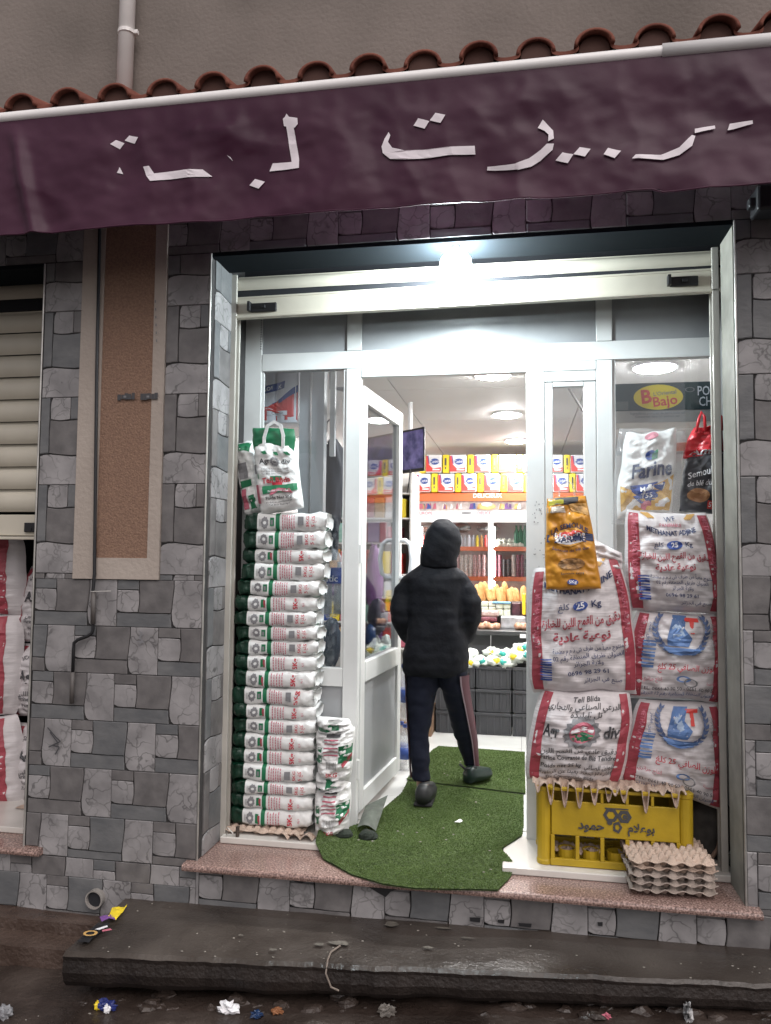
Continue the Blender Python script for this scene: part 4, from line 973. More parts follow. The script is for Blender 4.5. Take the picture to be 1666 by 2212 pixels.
# ------------------------------------------------------------------ sacks
class Pillow:
    """cushion between four corners (metres, world) bulging to both sides in y"""
    def __init__(s, TL, TR, BR, BL, T, seed=0, wob=.05, rip=.0022, pinch=.05, ex=2.5, ez=2.6, lump=.018):
        s.c = (TL, TR, BR, BL); s.T = T; s.seed = seed; s.wob = wob; s.rip = rip; s.pinch = pinch; s.ex = ex; s.ez = ez; s.lump = lump
        s.W = ((TR - TL).length + (BR - BL).length) / 2; s.H = ((TL - BL).length + (TR - BR).length) / 2
    def at(s, u, v, side=1, off=0):
        TL, TR, BR, BL = s.c; U = 2 * u - 1; Vv = 2 * v - 1
        # the outline bows: waist of the sides, belly at the lower half, ears at the corners
        U2 = U * (1 + .055 * (1 - Vv * Vv) - s.pinch * abs(Vv) ** 6) + s.wob * noise.noise(Vector((Vv * 1.7, s.seed, U))) ; V2 = Vv * (1 - s.pinch * .6 * (1 - abs(U) ** 2.5) * (abs(Vv) ** 3)) + s.wob * noise.noise(Vector((U * 1.7, s.seed + 5, Vv)))
        u2 = (U2 + 1) / 2; v2 = (V2 + 1) / 2
        p = (BL * (1 - u2) + BR * u2) * (1 - v2) + (TL * (1 - u2) + TR * u2) * v2
        e = max(0, 1 - abs(U) ** s.ex) ** .55 * max(0, 1 - abs(Vv) ** s.ez) ** .5
        e *= 1 + .12 * noise.noise(Vector((U * 1.2, Vv * 1.2, s.seed + 2)))
        w = 0
        if s.rip:
            ww = noise.noise(Vector((U * 1.3, Vv * 3, s.seed)))
            w = s.rip * sin(Vv * s.H * 105 + ww * 9 + U * 1.5) * (.3 + .7 * abs(noise.noise(Vector((U * 2, Vv * 4, s.seed + 9)))) * 2) * min(1, 4 * (1 - abs(U)))
        w += s.lump * noise.fractal(Vector((U * 3 * s.W / .4, Vv * 3.4, s.seed * 2.0)), 1, 2, 3) * min(1, 5 * (1 - abs(U))) * min(1, 5 * (1 - abs(Vv)))
        return Vector((p.x, p.y - side * (s.T / 2 * e + w * min(1, e * 2)) - (off if side > 0 else -off), p.z))
    def mesh(s, nu=44, nv=60):
        a = grid(nu, nv, lambda u, v: s.at(u, v, 1)); b = grid(nu // 2, nv // 2, lambda u, v: s.at(1 - u, v, -1, 0)); return join(a, b)
    def surf(s, a, b, off): return s.at(min(1, max(0, .5 + a / s.W)), min(1, max(0, .5 + b / s.H)), 1, off)
def quad(px, Y, dy=(0, 0, 0, 0)): return [PY(x, y, Y + d) for (x, y), d in zip(px, dy)]
def sack(px, Y, T, label, seed, name='flour_sack', cat='sack', m_=None, grp=None, dy=(0, 0, 0, 0), **kw):
    P = Pillow(*quad(px, Y, dy), T, seed, **kw)
    b = (P.c[2] + P.c[3]) / 2
    t_ = thing(name, label, cat, b, grp)
    obj('sack_body', P.mesh(), m_ or M_sack, t_, smooth=True)
    return t_, P, Print(P.surf, P.W * .92 if name == 'flour_sack' else P.W, P.H)
def stripes(P, p, w=.05, ls=.46, m_=None):
    W_, H_ = P.W, P.H; m_ = m_ or M_sred
    p.rect(m_, -W_ * ls, -H_ * .47, -W_ * ls + w, H_ * .47, 'red_stripe'); p.rect(m_, W_ * ls - w, -H_ * .47, W_ * ls, H_ * .47, 'red_stripe')
def barcode(p, x, y, w, h, m_=None, n=9):
    for i in range(n): p.rect(m_ or M_blue, x, y + h * i / n, x + w, y + h * (i + .45 + .3 * ((i * 7) % 3 == 0)) / n, 'barcode')
def methanat(t_, P, p, dx=0):
    W_, H_ = P.W, P.H; stripes(P, p, .042, .475)
    k = H_ / .55; f = W_ / .42
    for s_ in (-1, 1):
        for q in range(3): p.poly(M_gold, [(dx + s_ * (.075 + .012 * q) * f, H_ * .44), (dx + s_ * (.105 + .014 * q) * f, H_ * .49), (dx + s_ * (.118 + .014 * q) * f, H_ * .485), (dx + s_ * (.082 + .012 * q) * f, H_ * .425)], 'wheat_emblem', 1)
    p.text('WF', M_navy, dx, H_ * .425, .04 * k, .1, bold=0); p.text('PANIFIABLE', M_pink, dx, H_ * .365, .026 * k, sx=f)
    p.text('METHANAT ADJINE', M_navy, dx, H_ * .285, .036 * k, bend=1.9, bold=.03, sx=f * .92)
    p.disc(M_blue, dx, H_ * .17, .032, .02, 'logo'); p.text('25', M_wht, dx, H_ * .17, .036 * k, bold=.03); p.text('Kg', M_navy, dx + .065 * f, H_ * .17, .036 * k, bold=.02); p.text(arab('كلغ'), M_navy, dx - .07 * f, H_ * .175, .036 * k)
    p.text(arab('دقيق من القمح اللين للخبازة'), M_sred, dx, H_ * .055, .047 * k, bold=.03, sx=f * .84)
    p.text(arab('نوعية عادية'), M_sred, dx, -H_ * .055, .048 * k, bold=.03, sx=f)
    for i, tx in enumerate(('منتوج معبأ من طرف ش ذ م م مطحنة', 'العنوان طريق المنطقة رقم 02', 'ولاية الجزائر')): p.text(arab(tx), M_navy, dx + .02, -H_ * (.15 + .055 * i), .026 * k, sx=f * .9)
    p.text('0696 98 29 61 ' , M_navy, dx + .02, -H_ * .33, .026 * k, bold=.02); p.text(arab('صنع في الجزائر'), M_navy, dx + .07, -H_ * .395, .024 * k)
    p.text('METHANAT ADJINE', M_pink, -W_ * .475 + .021, .05, .028, pi / 2 * -1); p.text('METHANAT ADJINE', M_pink, W_ * .475 - .021, .08, .028, -pi / 2)
    barcode(p, -W_ * .42 + .01, -H_ * .38, .045, .11)
    p.build(t_)
def agro(t_, P, p):
    W_, H_ = P.W, P.H; stripes(P, p, .038, .46, M_sred)
    p.text('Tell Blida', M_ink, 0, H_ * .42, .03); p.text(arab('الدرعي الصناعي والتجاري'), M_ink, 0, H_ * .345, .032, sx=1.1); p.text(arab('تل البليدة'), M_ink, .01, H_ * .265, .032)
    p.disc(M_gink, 0, H_ * .08, .064, .066, 'gear', 32, .72, 1); p.disc(M_pink, 0, H_ * .08, .047, .047, 'logo'); p.poly(M_wht, [(-.04, .045), (0, .062), (.043, .045), (.04, .03), (0, .042), (-.045, .028)]); p.poly(M_green, [(-.045, .024), (0, .036), (.045, .022), (.03, -.0), (0, -.012), (-.03, .0)])
    p.text('Agr', M_ink, -.115, H_ * .08, .075, bold=.03); p.text('div', M_ink, .113, H_ * .075, .075, bold=.03)
    p.text(arab('دقيق عادي من القمح اللين'), M_ink, 0, -H_ * .12, .03, bend=-.3); p.text('Farine Courante de Blé Tendre', M_ink, 0, -H_ * .2, .028, bold=.025, sx=.92)
    p.text('Poids net 25 kg ', M_ink, -.06, -H_ * .29, .026, bold=.02); p.text(arab('الوزن الصافي'), M_ink, .09, -H_ * .295, .028)
    p.text(arab('(فارغة) تحفظ بعيدا عن الرطوبة'), M_ink, 0, -H_ * .365, .025); p.text('Ets Commerciale Blida', M_ink, -.02, -H_ * .43, .022); p.build(t_)
def laurel(t_, P, p, low=0):
    W_, H_ = P.W, P.H; stripes(P, p, .04, .47)
    cy = H_ * .28
    p.poly(M_fblue, [(-.03, cy + .075), (.035, cy + .075), (.018, cy + .02), (.05, cy - .02), (.03, cy - .055), (-.05, cy - .055), (-.055, cy - .03)]); p.poly(mat('pale_blue_print', (.35, .45, .6), .5), [(-.035, cy + .02), (-.005, cy + .05), (.02, cy - .01), (-.005, cy - .03), (-.03, cy - .02)])
    p.text('T', M_rpk, .052, cy + .03, .085, bold=.05)
    for s_ in (-1, 1):
        for q in range(9):
            a_ = -pi / 2 + s_ * (.25 + q * .21); r = .105; c0_ = Vector((r * cos(a_) + .005, cy + .02 + r * sin(a_)))
            for w_ in (-.35, .4):
                d = Vector((cos(a_ + s_ * (pi / 2 + w_)), sin(a_ + s_ * (pi / 2 + w_)))); nn = Vector((-d.y, d.x))
                p.poly(M_fnavy, [(c0_.x, c0_.y), ((c0_ + d * .014 + nn * .0065).x, (c0_ + d * .014 + nn * .0065).y), ((c0_ + d * .03).x, (c0_ + d * .03).y), ((c0_ + d * .014 - nn * .0065).x, (c0_ + d * .014 - nn * .0065).y)], 'laurel', 0)
    p.poly(M_fblue, [(-.07, cy - .06), (.08, cy - .06), (.05, cy - .085), (.0, cy - .093), (-.045, cy - .083)], 'laurel')
    barcode(p, -W_ * .38, -H_ * .12, .048, .12, M_fblue, 8)
    p.text(arab('الوزن الصافي 25 كلغ'), M_red, .03, -H_ * .1, .036, sx=1.1); p.disc(M_fblue, .02, -H_ * .24, .028, .014, 'logo', 16, .6); p.disc(M_gink, .045, -H_ * .28, .026, .02, 'logo', 16, .75)
    p.text(arab('إنتاج جزائري'), M_pink, -.1, -H_ * .235, .022); p.text('TEL: 0661 40 90 50 - 0661 40 90 51', M_ink, 0, -H_ * .35, .021, sx=.95); p.text(arab('العنوان المنطقة الصناعية رقم 12 الجزائر'), M_fnavy, 0, -H_ * .41, .022)
    p.text(arab('دقيق ممتاز'), M_fnavy, -W_ * .32, H_ * .25, .022, -pi / 2); p.text(arab('مطاحن الجزائر'), M_gink, W_ * .36, H_ * .25, .02, -pi / 2); p.text('METHANAT', M_pink, -W_ * .47 + .02, .1, .026, -pi / 2)
    p.text(arab('علامة مسجلة'), M_pink, .12, -H_ * .27, .018); p.build(t_)

laurel(*sack([(1378, 1508), (1555, 1515), (1566, 1752), (1338, 1688)], .30, .17, 'laurel printed sack slumped at the bottom right on the crate', 11, pinch=.06))
laurel(*sack([(1372, 1316), (1558, 1326), (1560, 1520), (1352, 1505)], .30, .17, 'laurel printed sack in the middle of the right hand sack column', 12, pinch=.055))
methanat(*sack([(1352, 1100), (1530, 1108), (1565, 1328), (1358, 1322)], .29, .18, 'white sack with blue and red lettering on top of the right hand column', 13, pinch=.055))
agro(*sack([(1168, 1486), (1366, 1488), (1345, 1694), (1132, 1682)], .27, .19, 'white sack with gear emblem standing on cardboard on the yellow crate', 14, pinch=.065))
methanat(*sack([(1148, 1232), (1340, 1190), (1382, 1500), (1147, 1498)], .27, .18, 'white sack with open gathered top under the orange bag', 15, pinch=.06))
# gathered mouth of the upper left sack
ear = Pillow(*quad([(1285, 1165), (1345, 1195), (1340, 1255), (1262, 1240)], .27), .05, 3, lump=.03, rip=.004)
em = obj('gathered_mouth', ear.mesh(20, 20), M_sack, bpy.data.objects['flour_sack.004'], smooth=True)
# flat bags on top
def filmbag(px, Y, T, label, seed, m_, name, cat, **kw): return sack(px, Y, T, label, seed, name, cat, m_, **kw)
M_obag = mat('orange_bag_film', (.6, .27, .03), .3, var=.08, bump=.7, bscale=14)
t_, P, p = filmbag([(1182, 1076), (1266, 1070), (1298, 1272), (1180, 1275)], .16, .05, 'orange semolina bag with a metallic folded top standing before the narrow glass', 20, M_obag, 'semolina_bag', 'bag', rip=0, ex=6, ez=8, lump=.02, pinch=.0)
W_, H_ = P.W, P.H
p.poly(M_ink, [(-W_ * .5, H_ * .49), (-W_ * .5, H_ * .43), (0, H_ * .41), (W_ * .5, H_ * .44), (W_ * .5, H_ * .49)], 'band'); p.poly(mat('olive_print', (.35, .33, .02), .4), [(-W_ * .45, H_ * .47), (-W_ * .1, H_ * .47), (-W_ * .1, H_ * .42), (-W_ * .45, H_ * .42)], 'band')
p.poly(mat('foil_silver', (.5, .45, .38), .25, .4), [(-W_ * .48, H_ * .4), (-W_ * .1, H_ * .4), (-W_ * .05, H_ * .33), (-W_ * .48, H_ * .34)], 'band')
p.poly(mat('photo_gold', (.7, .42, .15), .4, var=.4, vscale=30), [(W_ * .02, H_ * .41), (W_ * .47, H_ * .42), (W_ * .47, H_ * .3), (W_ * .1, H_ * .33)], 'band')
p.text('LA SEMOULE', M_navy, 0, H_ * .18, .032, bend=-4, bold=.02, sx=.95); p.disc(mat('orange_print', (.75, .4, .08), .4), 0, H_ * .06, W_ * .33, H_ * .1, 'logo')
p.poly(M_navy, [(-W_ * .48, H_ * .1), (W_ * .48, H_ * .1), (W_ * .48, H_ * .02), (-W_ * .48, H_ * .02)], 'band')
p.disc(M_rpk, 0, H_ * .085, W_ * .3, H_ * .045, 'logo'); p.disc(M_wht, 0, H_ * .03, W_ * .3, H_ * .05, 'logo'); p.text('Moulins', M_wht, 0, H_ * .08, .04, bold=.03); p.text('DARINE', M_navy, 0, H_ * .035, .036, bold=.03)
p.text('Semoule de blé dur', M_navy, 0, -H_ * .09, .018, bend=3); p.disc(mat('brown_grain_photo', (.3, .16, .06), .6, var=.5, vscale=60), .0, -H_ * .23, W_ * .25, H_ * .06, 'picture'); p.text('Semoule extra', M_ink, 0, -H_ * .33, .014); p.disc(M_blue, 0, -H_ * .42, .02, .012, 'logo'); p.text('5Kg', M_wht, 0, -H_ * .42, .018)
p.build(t_)
a = P.c[0]; b = P.c[1]
obj('handle', tube([a + (b - a) * .3, a + (b - a) * .34 + Vector((0, -.005, .05)), a + (b - a) * .5 + Vector((0, -.005, .07)), a + (b - a) * .66 + Vector((0, -.005, .05)), a + (b - a) * .72], .005, 6), M_film, t_, smooth=True)
M_fbag = mat('flour_bag_film', (.68, .68, .67), .25, var=.05, bump=1, bscale=9)
t_, P, p = filmbag([(1352, 935), (1462, 925), (1450, 1118), (1330, 1122)], .33, .1, 'white blue and gold flour bag with blue script lettering in clear wrap above the sacks', 21, M_fbag, 'flour_bag', 'bag', rip=.001, lump=.02)
W_, H_ = P.W, P.H
p.poly(mat('wheat_photo', (.5, .28, .05), .5, col2=(.7, .45, .12), vscale=30), [(-W_ * .46, -H_ * .12), (-W_ * .2, -H_ * .2), (W_ * .2, -H_ * .12), (W_ * .46, -H_ * .02), (W_ * .44, -H_ * .42), (-W_ * .44, -H_ * .42)], 'picture')
p.poly(M_blue, [(-W_ * .3, -H_ * .13), (W_ * .3, -H_ * .1), (W_ * .26, -H_ * .24), (W_ * .1, -H_ * .33), (-W_ * .1, -H_ * .33), (-W_ * .25, -H_ * .25)]); p.disc(M_pink, 0, -H_ * .36, .022, .022, 'logo', 16); p.rect(M_wht, W_ * .22, -H_ * .38, W_ * .34, -H_ * .32, 'logo')
p.disc(M_blue, -.0, H_ * .2, .022, .022); p.poly(M_green, [(.005, H_ * .22), (.03, H_ * .26), (.028, H_ * .15), (.005, H_ * .14)]); p.text('Farine', M_navy, .01, H_ * .03, .088, .08, bold=.03); p.text('Maxi', M_wht, 0, -H_ * .17, .03, .08); p.text('T55', M_wht, 0, -H_ * .25, .03); p.disc(M_pink, .0, H_ * .44, .03, .018); p.build(t_)
wr = Pillow(*quad([(1338, 925), (1482, 930), (1462, 1130), (1322, 1132)], .325), .13, 31, lump=.03, rip=0, pinch=.0)
obj('clear_wrap', wr.mesh(30, 30), mat('thin_clear_wrap', (.8, .82, .84), .12, alpha=.13, bump=.9, bscale=10), t_, smooth=True)
t_, P, p = filmbag([(1482, 985), (1562, 960), (1560, 1112), (1468, 1105)], .37, .08, 'dark grey and red semolina bag with red handles at the right edge of the window', 22, mat('charcoal_bag', (.06, .062, .07), .35, var=.1, bump=.6, bscale=12), 'semolina_bag', 'bag', rip=0, lump=.015, pinch=0, ex=5, ez=6)
W_, H_ = P.W, P.H
M_rbag = mat('red_bag_top', (.55, .03, .04), .35, var=.1, bump=.8, bscale=14)
tp = Pillow(*quad([(1497, 925), (1560, 915), (1562, 995), (1474, 990)], .36), .06, 23, rip=0, lump=.03)
obj('red_top', tp.mesh(24, 20), M_rbag, t_, smooth=True); p2 = Print(tp.surf); p2.text('Amor', M_wht, .01, -tp.H * .3, .05, -.05, bold=.02); p2.build(t_)
p.text('Semoule', M_wht, -.012, H_ * .13, .045, .05, bold=.01); p.text('de blé dur', M_wht, -.012, -H_ * .03, .032); p.disc(mat('bread_photo', (.3, .14, .06), .5, col2=(.5, .28, .14), vscale=20), -.02, -H_ * .22, .045, .032, 'picture', 18); p.rect(M_rpk, W_ * .1, -H_ * .43, W_ * .42, -H_ * .3, 'logo'); p.text('5 kg', M_wht, W_ * .26, -H_ * .365, .03); p.build(t_)
for xx in (1516, 1552): 
    q = [PY(xx - 12, 935, .33), PY(xx - 6, 905, .33), PY(xx, 890, .34), PY(xx + 6, 900, .33), PY(xx + 8, 930, .33)]; obj('handle', tube(q, .007, 6), M_rbag, t_, smooth=True)

# sacks of the neighbouring shop, left edge
def leftsack(px, Y, label, seed, kind):
    t_, P, p = sack(px, Y, .2, label, seed, grp='sacks under the half lowered shutter')
    if kind == 'r':
        W_, H_ = P.W, P.H; p.rect(M_sred, W_ * .315, -H_ * .48, W_ * .4, H_ * .48, 'red_stripe'); p.text(arab('مطاحن'), M_wht, W_ * .34, 0, .06, -pi / 2); p.text(arab('دقيق ممتاز'), M_navy, W_ * .12, .12, .05); p.text(arab('نوعية عادية'), M_navy, -.05, .1, .05)
        p.build(t_)
    else: agro(t_, P, p)
leftsack([(-190, 1135), (52, 1160), (50, 1330), (-190, 1330)], .50, 'red striped sack at the top of the neighbouring pile under the shutter', 41, 'r')
leftsack([(-190, 1325), (50, 1325), (42, 1545), (-190, 1560)], .50, 'red striped sack in the middle of the neighbouring pile', 42, 'r')
leftsack([(-190, 1550), (42, 1545), (52, 1740), (-190, 1755)], .50, 'red striped sack at the bottom of the neighbouring pile', 43, 'r')
leftsack([(62, 1222), (230, 1200), (230, 1400), (37, 1385)], .56, 'white sack at the top of the pile hidden by the stone pier', 44, 'a')
leftsack([(48, 1390), (225, 1390), (220, 1560), (26, 1545)], .56, 'white sack in the middle of the pile behind the stone pier', 45, 'a')
leftsack([(40, 1560), (215, 1560), (215, 1720), (36, 1715)], .56, 'white sack at the bottom of the pile behind the stone pier', 46, 'a')
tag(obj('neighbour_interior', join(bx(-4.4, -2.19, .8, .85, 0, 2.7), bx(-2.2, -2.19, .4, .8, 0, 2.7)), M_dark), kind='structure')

# ------------------------------------------------------------------ the stack of 5 kg bags
L5, D5, H5 = .40, .19, .0625
def bag5(seed, variant, hh):
    nx, nc = 40, 28
    def sh(t):
        return .55 + .45 * min(1, t / .05) ** .5 * 1 if t < .05 else (1 if t < .86 else 1 - .38 * ((t - .86) / .14) ** 2)
    def pt(t, a, off=0):
        ca, sa = cos(a), sin(a); e = 2 / (4.6 if t < .84 else 3.2)
        s_ = sh(t); yy = abs(ca) ** e * (1 if ca > 0 else -1); zz = abs(sa) ** e * (1 if sa > 0 else -1)
        x = L5 * (t - .5); k = .1 if .1 < t < .85 else .35
        n1 = noise.noise(Vector((t * 7, ca * 1.3 + seed, sa * 1.3))); n2 = noise.noise(Vector((t * 22, ca * 2, sa * 2 + seed)))
        y = yy * (D5 / 2 + off) * (.5 + .5 * s_) + .004 * n1; z = zz * (hh / 2 + off) * (s_ ** .7) + hh * (.09 * n1 + .06 * n2 * k * 3)
        if t > .8: z += hh * .22 * noise.noise(Vector((t * 16, ca * 3, seed))) * (t - .8) / .2; y += .012 * noise.noise(Vector((t * 20, sa * 4, seed + 3))) * (t - .8) / .2
        if t < .17: y += .014 * noise.noise(Vector((t * 25, sa * 3, seed))); z += hh * .25 * noise.noise(Vector((t * 22, ca * 3, seed + 1))) * (1 - t / .17)
        z += hh * .05 * noise.noise(Vector((t * 9, ca * 5, seed)))
        sag = -.0025 * sin(t * pi)
        return Vector((x + (.006 * n1 if t > .8 else 0), y - .003 * n2 * k, z + hh / 2 + sag))
    V = [pt(i / nx, 2 * pi * k / nc) for i in range(nx + 1) for k in range(nc)]; F = []; FM = []
    for i in range(nx):
        for k in range(nc):
            F.append((i * nc + k, (i + 1) * nc + k, (i + 1) * nc + (k + 1) % nc, i * nc + (k + 1) % nc)); t = (i + .5) / nx
            mi = 0
            if t < .175: mi = 1
            elif .395 < t < .45: mi = 2
            elif t > .9 and 20 <= k <= 27 and variant != 2 and k % 7 > 1: mi = 2
            FM.append(mi)
    F += [tuple(range(nc))[::-1], tuple(nx * nc + k for k in range(nc))]; FM += [1, 0]
    t_ = thing('flour_packet', 'x', 'flour bag')
    obj('wrapper', (V, F), [M_bagw, M_dgreen, M_green], t_, smooth=True, fm=FM)
    # front face print: a runs along the bag, b up the thin side
    def sf(a, b, off):
        t = a / L5 + .5; sb = max(-.98, min(.98, b / (hh / 2))); s_ = sh(min(1, max(0, t)))
        sa_ = -abs(sb) ** (4.6 / 2) * (1 if sb < 0 else -1)
        an = pi - math.asin(max(-1, min(1, sa_)))
        q = pt(min(1, max(0, t)), an); return Vector((q.x, q.y - off * .8, q.z))
    p = Print(sf)
    x = lambda t: (t - .5) * L5
    p.disc(M_gink, x(.27), 0, .017, .019, 'logo', 18, 0, 1); p.disc(M_bagw, x(.27), .0, .008, .006, 'logo', 12)
    for k in range(2): p.rect(M_gink, x(.205) + k * .006, -.012, x(.205) + k * .006 + .0018, .012, 'small_print', .012)
    if variant == 0: p.rect(M_green, x(.335), -.016, x(.375), .016, 'emblem'); p.rect(M_sred, x(.365), -.019, x(.39), .012, 'emblem')
    else: p.rect(M_green, x(.335), -.012, x(.385), .016, 'emblem'); p.rect(M_gink, x(.345), -.008, x(.37), .008, 'emblem')
    for k in range(6 if variant else 5):
        xx = x(.485) + k * (.0135 if variant == 0 else .0115); l_ = .024 if k % 2 else .027
        for q in range(5): p.rect(M_pink, xx, -l_ + q * l_ * .41, xx + .0042, -l_ + q * l_ * .41 + l_ * .32, 'small_print', .02)
    if variant == 0: p.text('5Kg', M_red, x(.76), 0, .03, pi / 2, bold=.03, sx=.9); p.text('Kg 5', M_pink, x(.86), 0, .014, pi / 2)
    elif variant == 1: p.rect(M_gink, x(.68), -.014, x(.75), .016, 'barcode'); p.text('5KG', M_red, x(.80), 0, .02, pi / 2, bold=.02); p.text(arab('كلغ 5'), M_red, x(.865), 0, .022, pi / 2)
    else: p.rect(M_gink, x(.69), -.012, x(.755), .02, 'barcode'); p.text('5Kg', M_red, x(.82), 0, .028, pi / 2, bold=.02)
    p.build(t_); return t_
bys = [1109, 1147, 1186, 1217, 1254, 1288, 1321, 1353, 1385, 1417, 1450, 1487, 1524, 1556, 1588, 1622, 1654, 1691, 1719, 1752, 1789]
YS = .275
bvar = [1, 1, 0, 1, 1, 0, 1, 1, 1, 0, 0, 2, 0, 1, 0, 0, 1, 1, 0, 0]
fx = [530, 527, 524, 520, 515, 508, 506, 506, 505, 503, 502, 501, 500, 499, 498, 497, 497, 496, 496, 495]
random.seed(31)
protos = {v: bag5(v * 3.7 + 1, v, .0655) for v in (0, 1, 2)}
extra = {v: bag5(v * 5.1 + 20, v, .0655) for v in (0, 1)}
ordn = ['topmost'] + [OR[i] for i in range(1, 19)] + ['lowest']
usedp = set()
zb = [PY(590, y, YS).z for y in bys]
for i in range(20):
    v = bvar[i]; src = extra[v] if (v in extra and i % 3 == 1) else protos[v]
    if id(src) not in usedp: o = src; usedp.add(id(src))
    else: o = copy_tree(src)
    z0 = zb[i + 1]; h = zb[i] - z0
    x0_ = PY(fx[i], (bys[i] + bys[i + 1]) / 2, YS).x
    x0_ = max(x0_, XL + .035)
    o.location = (x0_ + L5 / 2 + random.uniform(-.006, .006) - .004, YS + D5 / 2 + random.uniform(-.006, .006), z0)
    o.rotation_euler = (0, random.uniform(-.01, .01), random.uniform(-.035, .035)); o.scale = (1, 1, h / .0655 * 1.07)
    o['label'] = ('white and green 5 kg flour bag, topmost lying in the tall stack' if i == 0 else 'white and green 5 kg flour bag lying lowest in the stack, on the egg tray' if i == 19 else 'white and green 5 kg flour bag, %s from the top of the tall stack' % ordn[i])
    o['group'] = 'flour bags lying in the tall stack'
# standing 5 kg bag on top of the stack
t_, P, p = sack([(550, 955), (636, 958), (656, 1098), (566, 1114)], .30, .1, 'white and green flour bag with white handles standing on top of the stack', 50, 'standing_flour_bag', 'flour bag', M_bagw, rip=0, ex=6, ez=7, lump=.012, pinch=0)
W_, H_ = P.W, P.H
for k in range(3): p.poly(M_green, [(-W_ * .28 + k * W_ * .27, H_ * .35), (-W_ * .17 + k * W_ * .27, H_ * .36), (-W_ * .13 + k * W_ * .27, H_ * .31), (-W_ * .22 + k * W_ * .27, H_ * .31)], 'print')
p.disc(M_gink, .006, H_ * .21, .021, .022, 'logo', 24, .55, 1); p.disc(M_gink, .006, H_ * .205, .01, .006, 'logo', 12); p.text('Agr', M_ink, -.042, H_ * .215, .034, bold=.02); p.text('div', M_ink, .055, H_ * .21, .034, bold=.02)
for k in range(3): p.text('Tell Blida farine conditionnée', M_gink, .004, H_ * (.105 - .035 * k), .0105)
p.rect(M_green, -.02, -H_ * .06, .03, H_ * .0, 'print'); p.text('Tell Blida', M_red, .004, -H_ * .06, .034, bold=.03); p.rect(M_red, -.015, -H_ * .13, .03, -H_ * .085, 'print'); p.rect(M_green, -W_ * .3, -H_ * .23, W_ * .46, -H_ * .125, 'print')
p.poly(M_pink, [(-W_ * .15, -H_ * .26), (-W_ * .1, -H_ * .19), (.01, -H_ * .165), (W_ * .3, -H_ * .19), (W_ * .36, -H_ * .27), (W_ * .26, -H_ * .24), (.01, -H_ * .21), (-W_ * .08, -H_ * .25)], 'ribbon'); p.text('Farine courante', M_wht, .008, -H_ * .2, .014, bend=-1.5)
p.text('Poids Net 5Kg', M_ink, .008, -H_ * .3, .02, bold=.02); p.text('Produit et conditionné par', M_ink, .008, -H_ * .36, .011); p.text('Tell Blida filiale Agro', M_ink, .008, -H_ * .4, .011); p.rect(M_gink, -W_ * .47, H_ * .18, -W_ * .4, H_ * .05, 'side_print'); p.rect(M_green, -W_ * .5, H_ * -.02, -W_ * .36, H_ * .04, 'side_print'); p.rect(M_pink, -W_ * .48, -H_ * .35, -W_ * .38, -H_ * .1, 'side_print')
p.build(t_)
fl = Pillow(*quad([(547, 924), (637, 926), (633, 984), (549, 972)], .28), .03, 51, rip=0, lump=.01, ex=7, ez=6, pinch=0)
obj('folded_top', fl.mesh(16, 12), M_green, t_, smooth=True)
hp = [PY(570, 982, .262), PY(571, 945, .258), PY(578, 920, .258), PY(592, 911, .258), (PY(606, 918, .258)), PY(612, 940, .258), PY(611, 988, .262)]
def ribbon(pts, w, th=.002):
    V = []; F = []
    for i, q in enumerate(pts):
        d = (pts[min(i + 1, len(pts) - 1)] - pts[max(0, i - 1)]).normalized(); nn = Vector((-d.z, 0, d.x)) * w / 2
        V += [q - nn + Vector((0, -th, 0)), q + nn + Vector((0, -th, 0)), q + nn + Vector((0, th, 0)), q - nn + Vector((0, th, 0))]
    for i in range(len(pts) - 1):
        for k in range(4): F.append((i * 4 + k, i * 4 + (k + 1) % 4, i * 4 + 4 + (k + 1) % 4, i * 4 + 4 + k))
    return V, F
obj('handle', ribbon(hp, .016), M_bagw, t_)
t_, P, p = sack([(508, 960), (548, 950), (574, 1112), (532, 1122)], .37, .1, 'second upright flour bag squeezed in the corner behind the one with handles', 52, 'standing_flour_bag', 'flour bag', M_bagw, rip=0, ex=5, ez=5, lump=.02, pinch=0)
W_, H_ = P.W, P.H
p.poly(M_green, [(-W_ * .45, H_ * .48), (W_ * .45, H_ * .46), (W_ * .3, H_ * .34), (-W_ * .2, H_ * .38)], 'print'); p.rect(M_green, -W_ * .45, -H_ * .1, W_ * .2, -H_ * .02, 'print'); p.rect(M_green, W_ * .0, -H_ * .4, W_ * .42, -H_ * .22, 'print'); p.rect(M_gink, -W_ * .3, H_ * .0, W_ * .1, H_ * .2, 'print'); p.rect(M_pink, -W_ * .35, -H_ * .38, -W_ * .1, -H_ * .12, 'print'); p.build(t_)
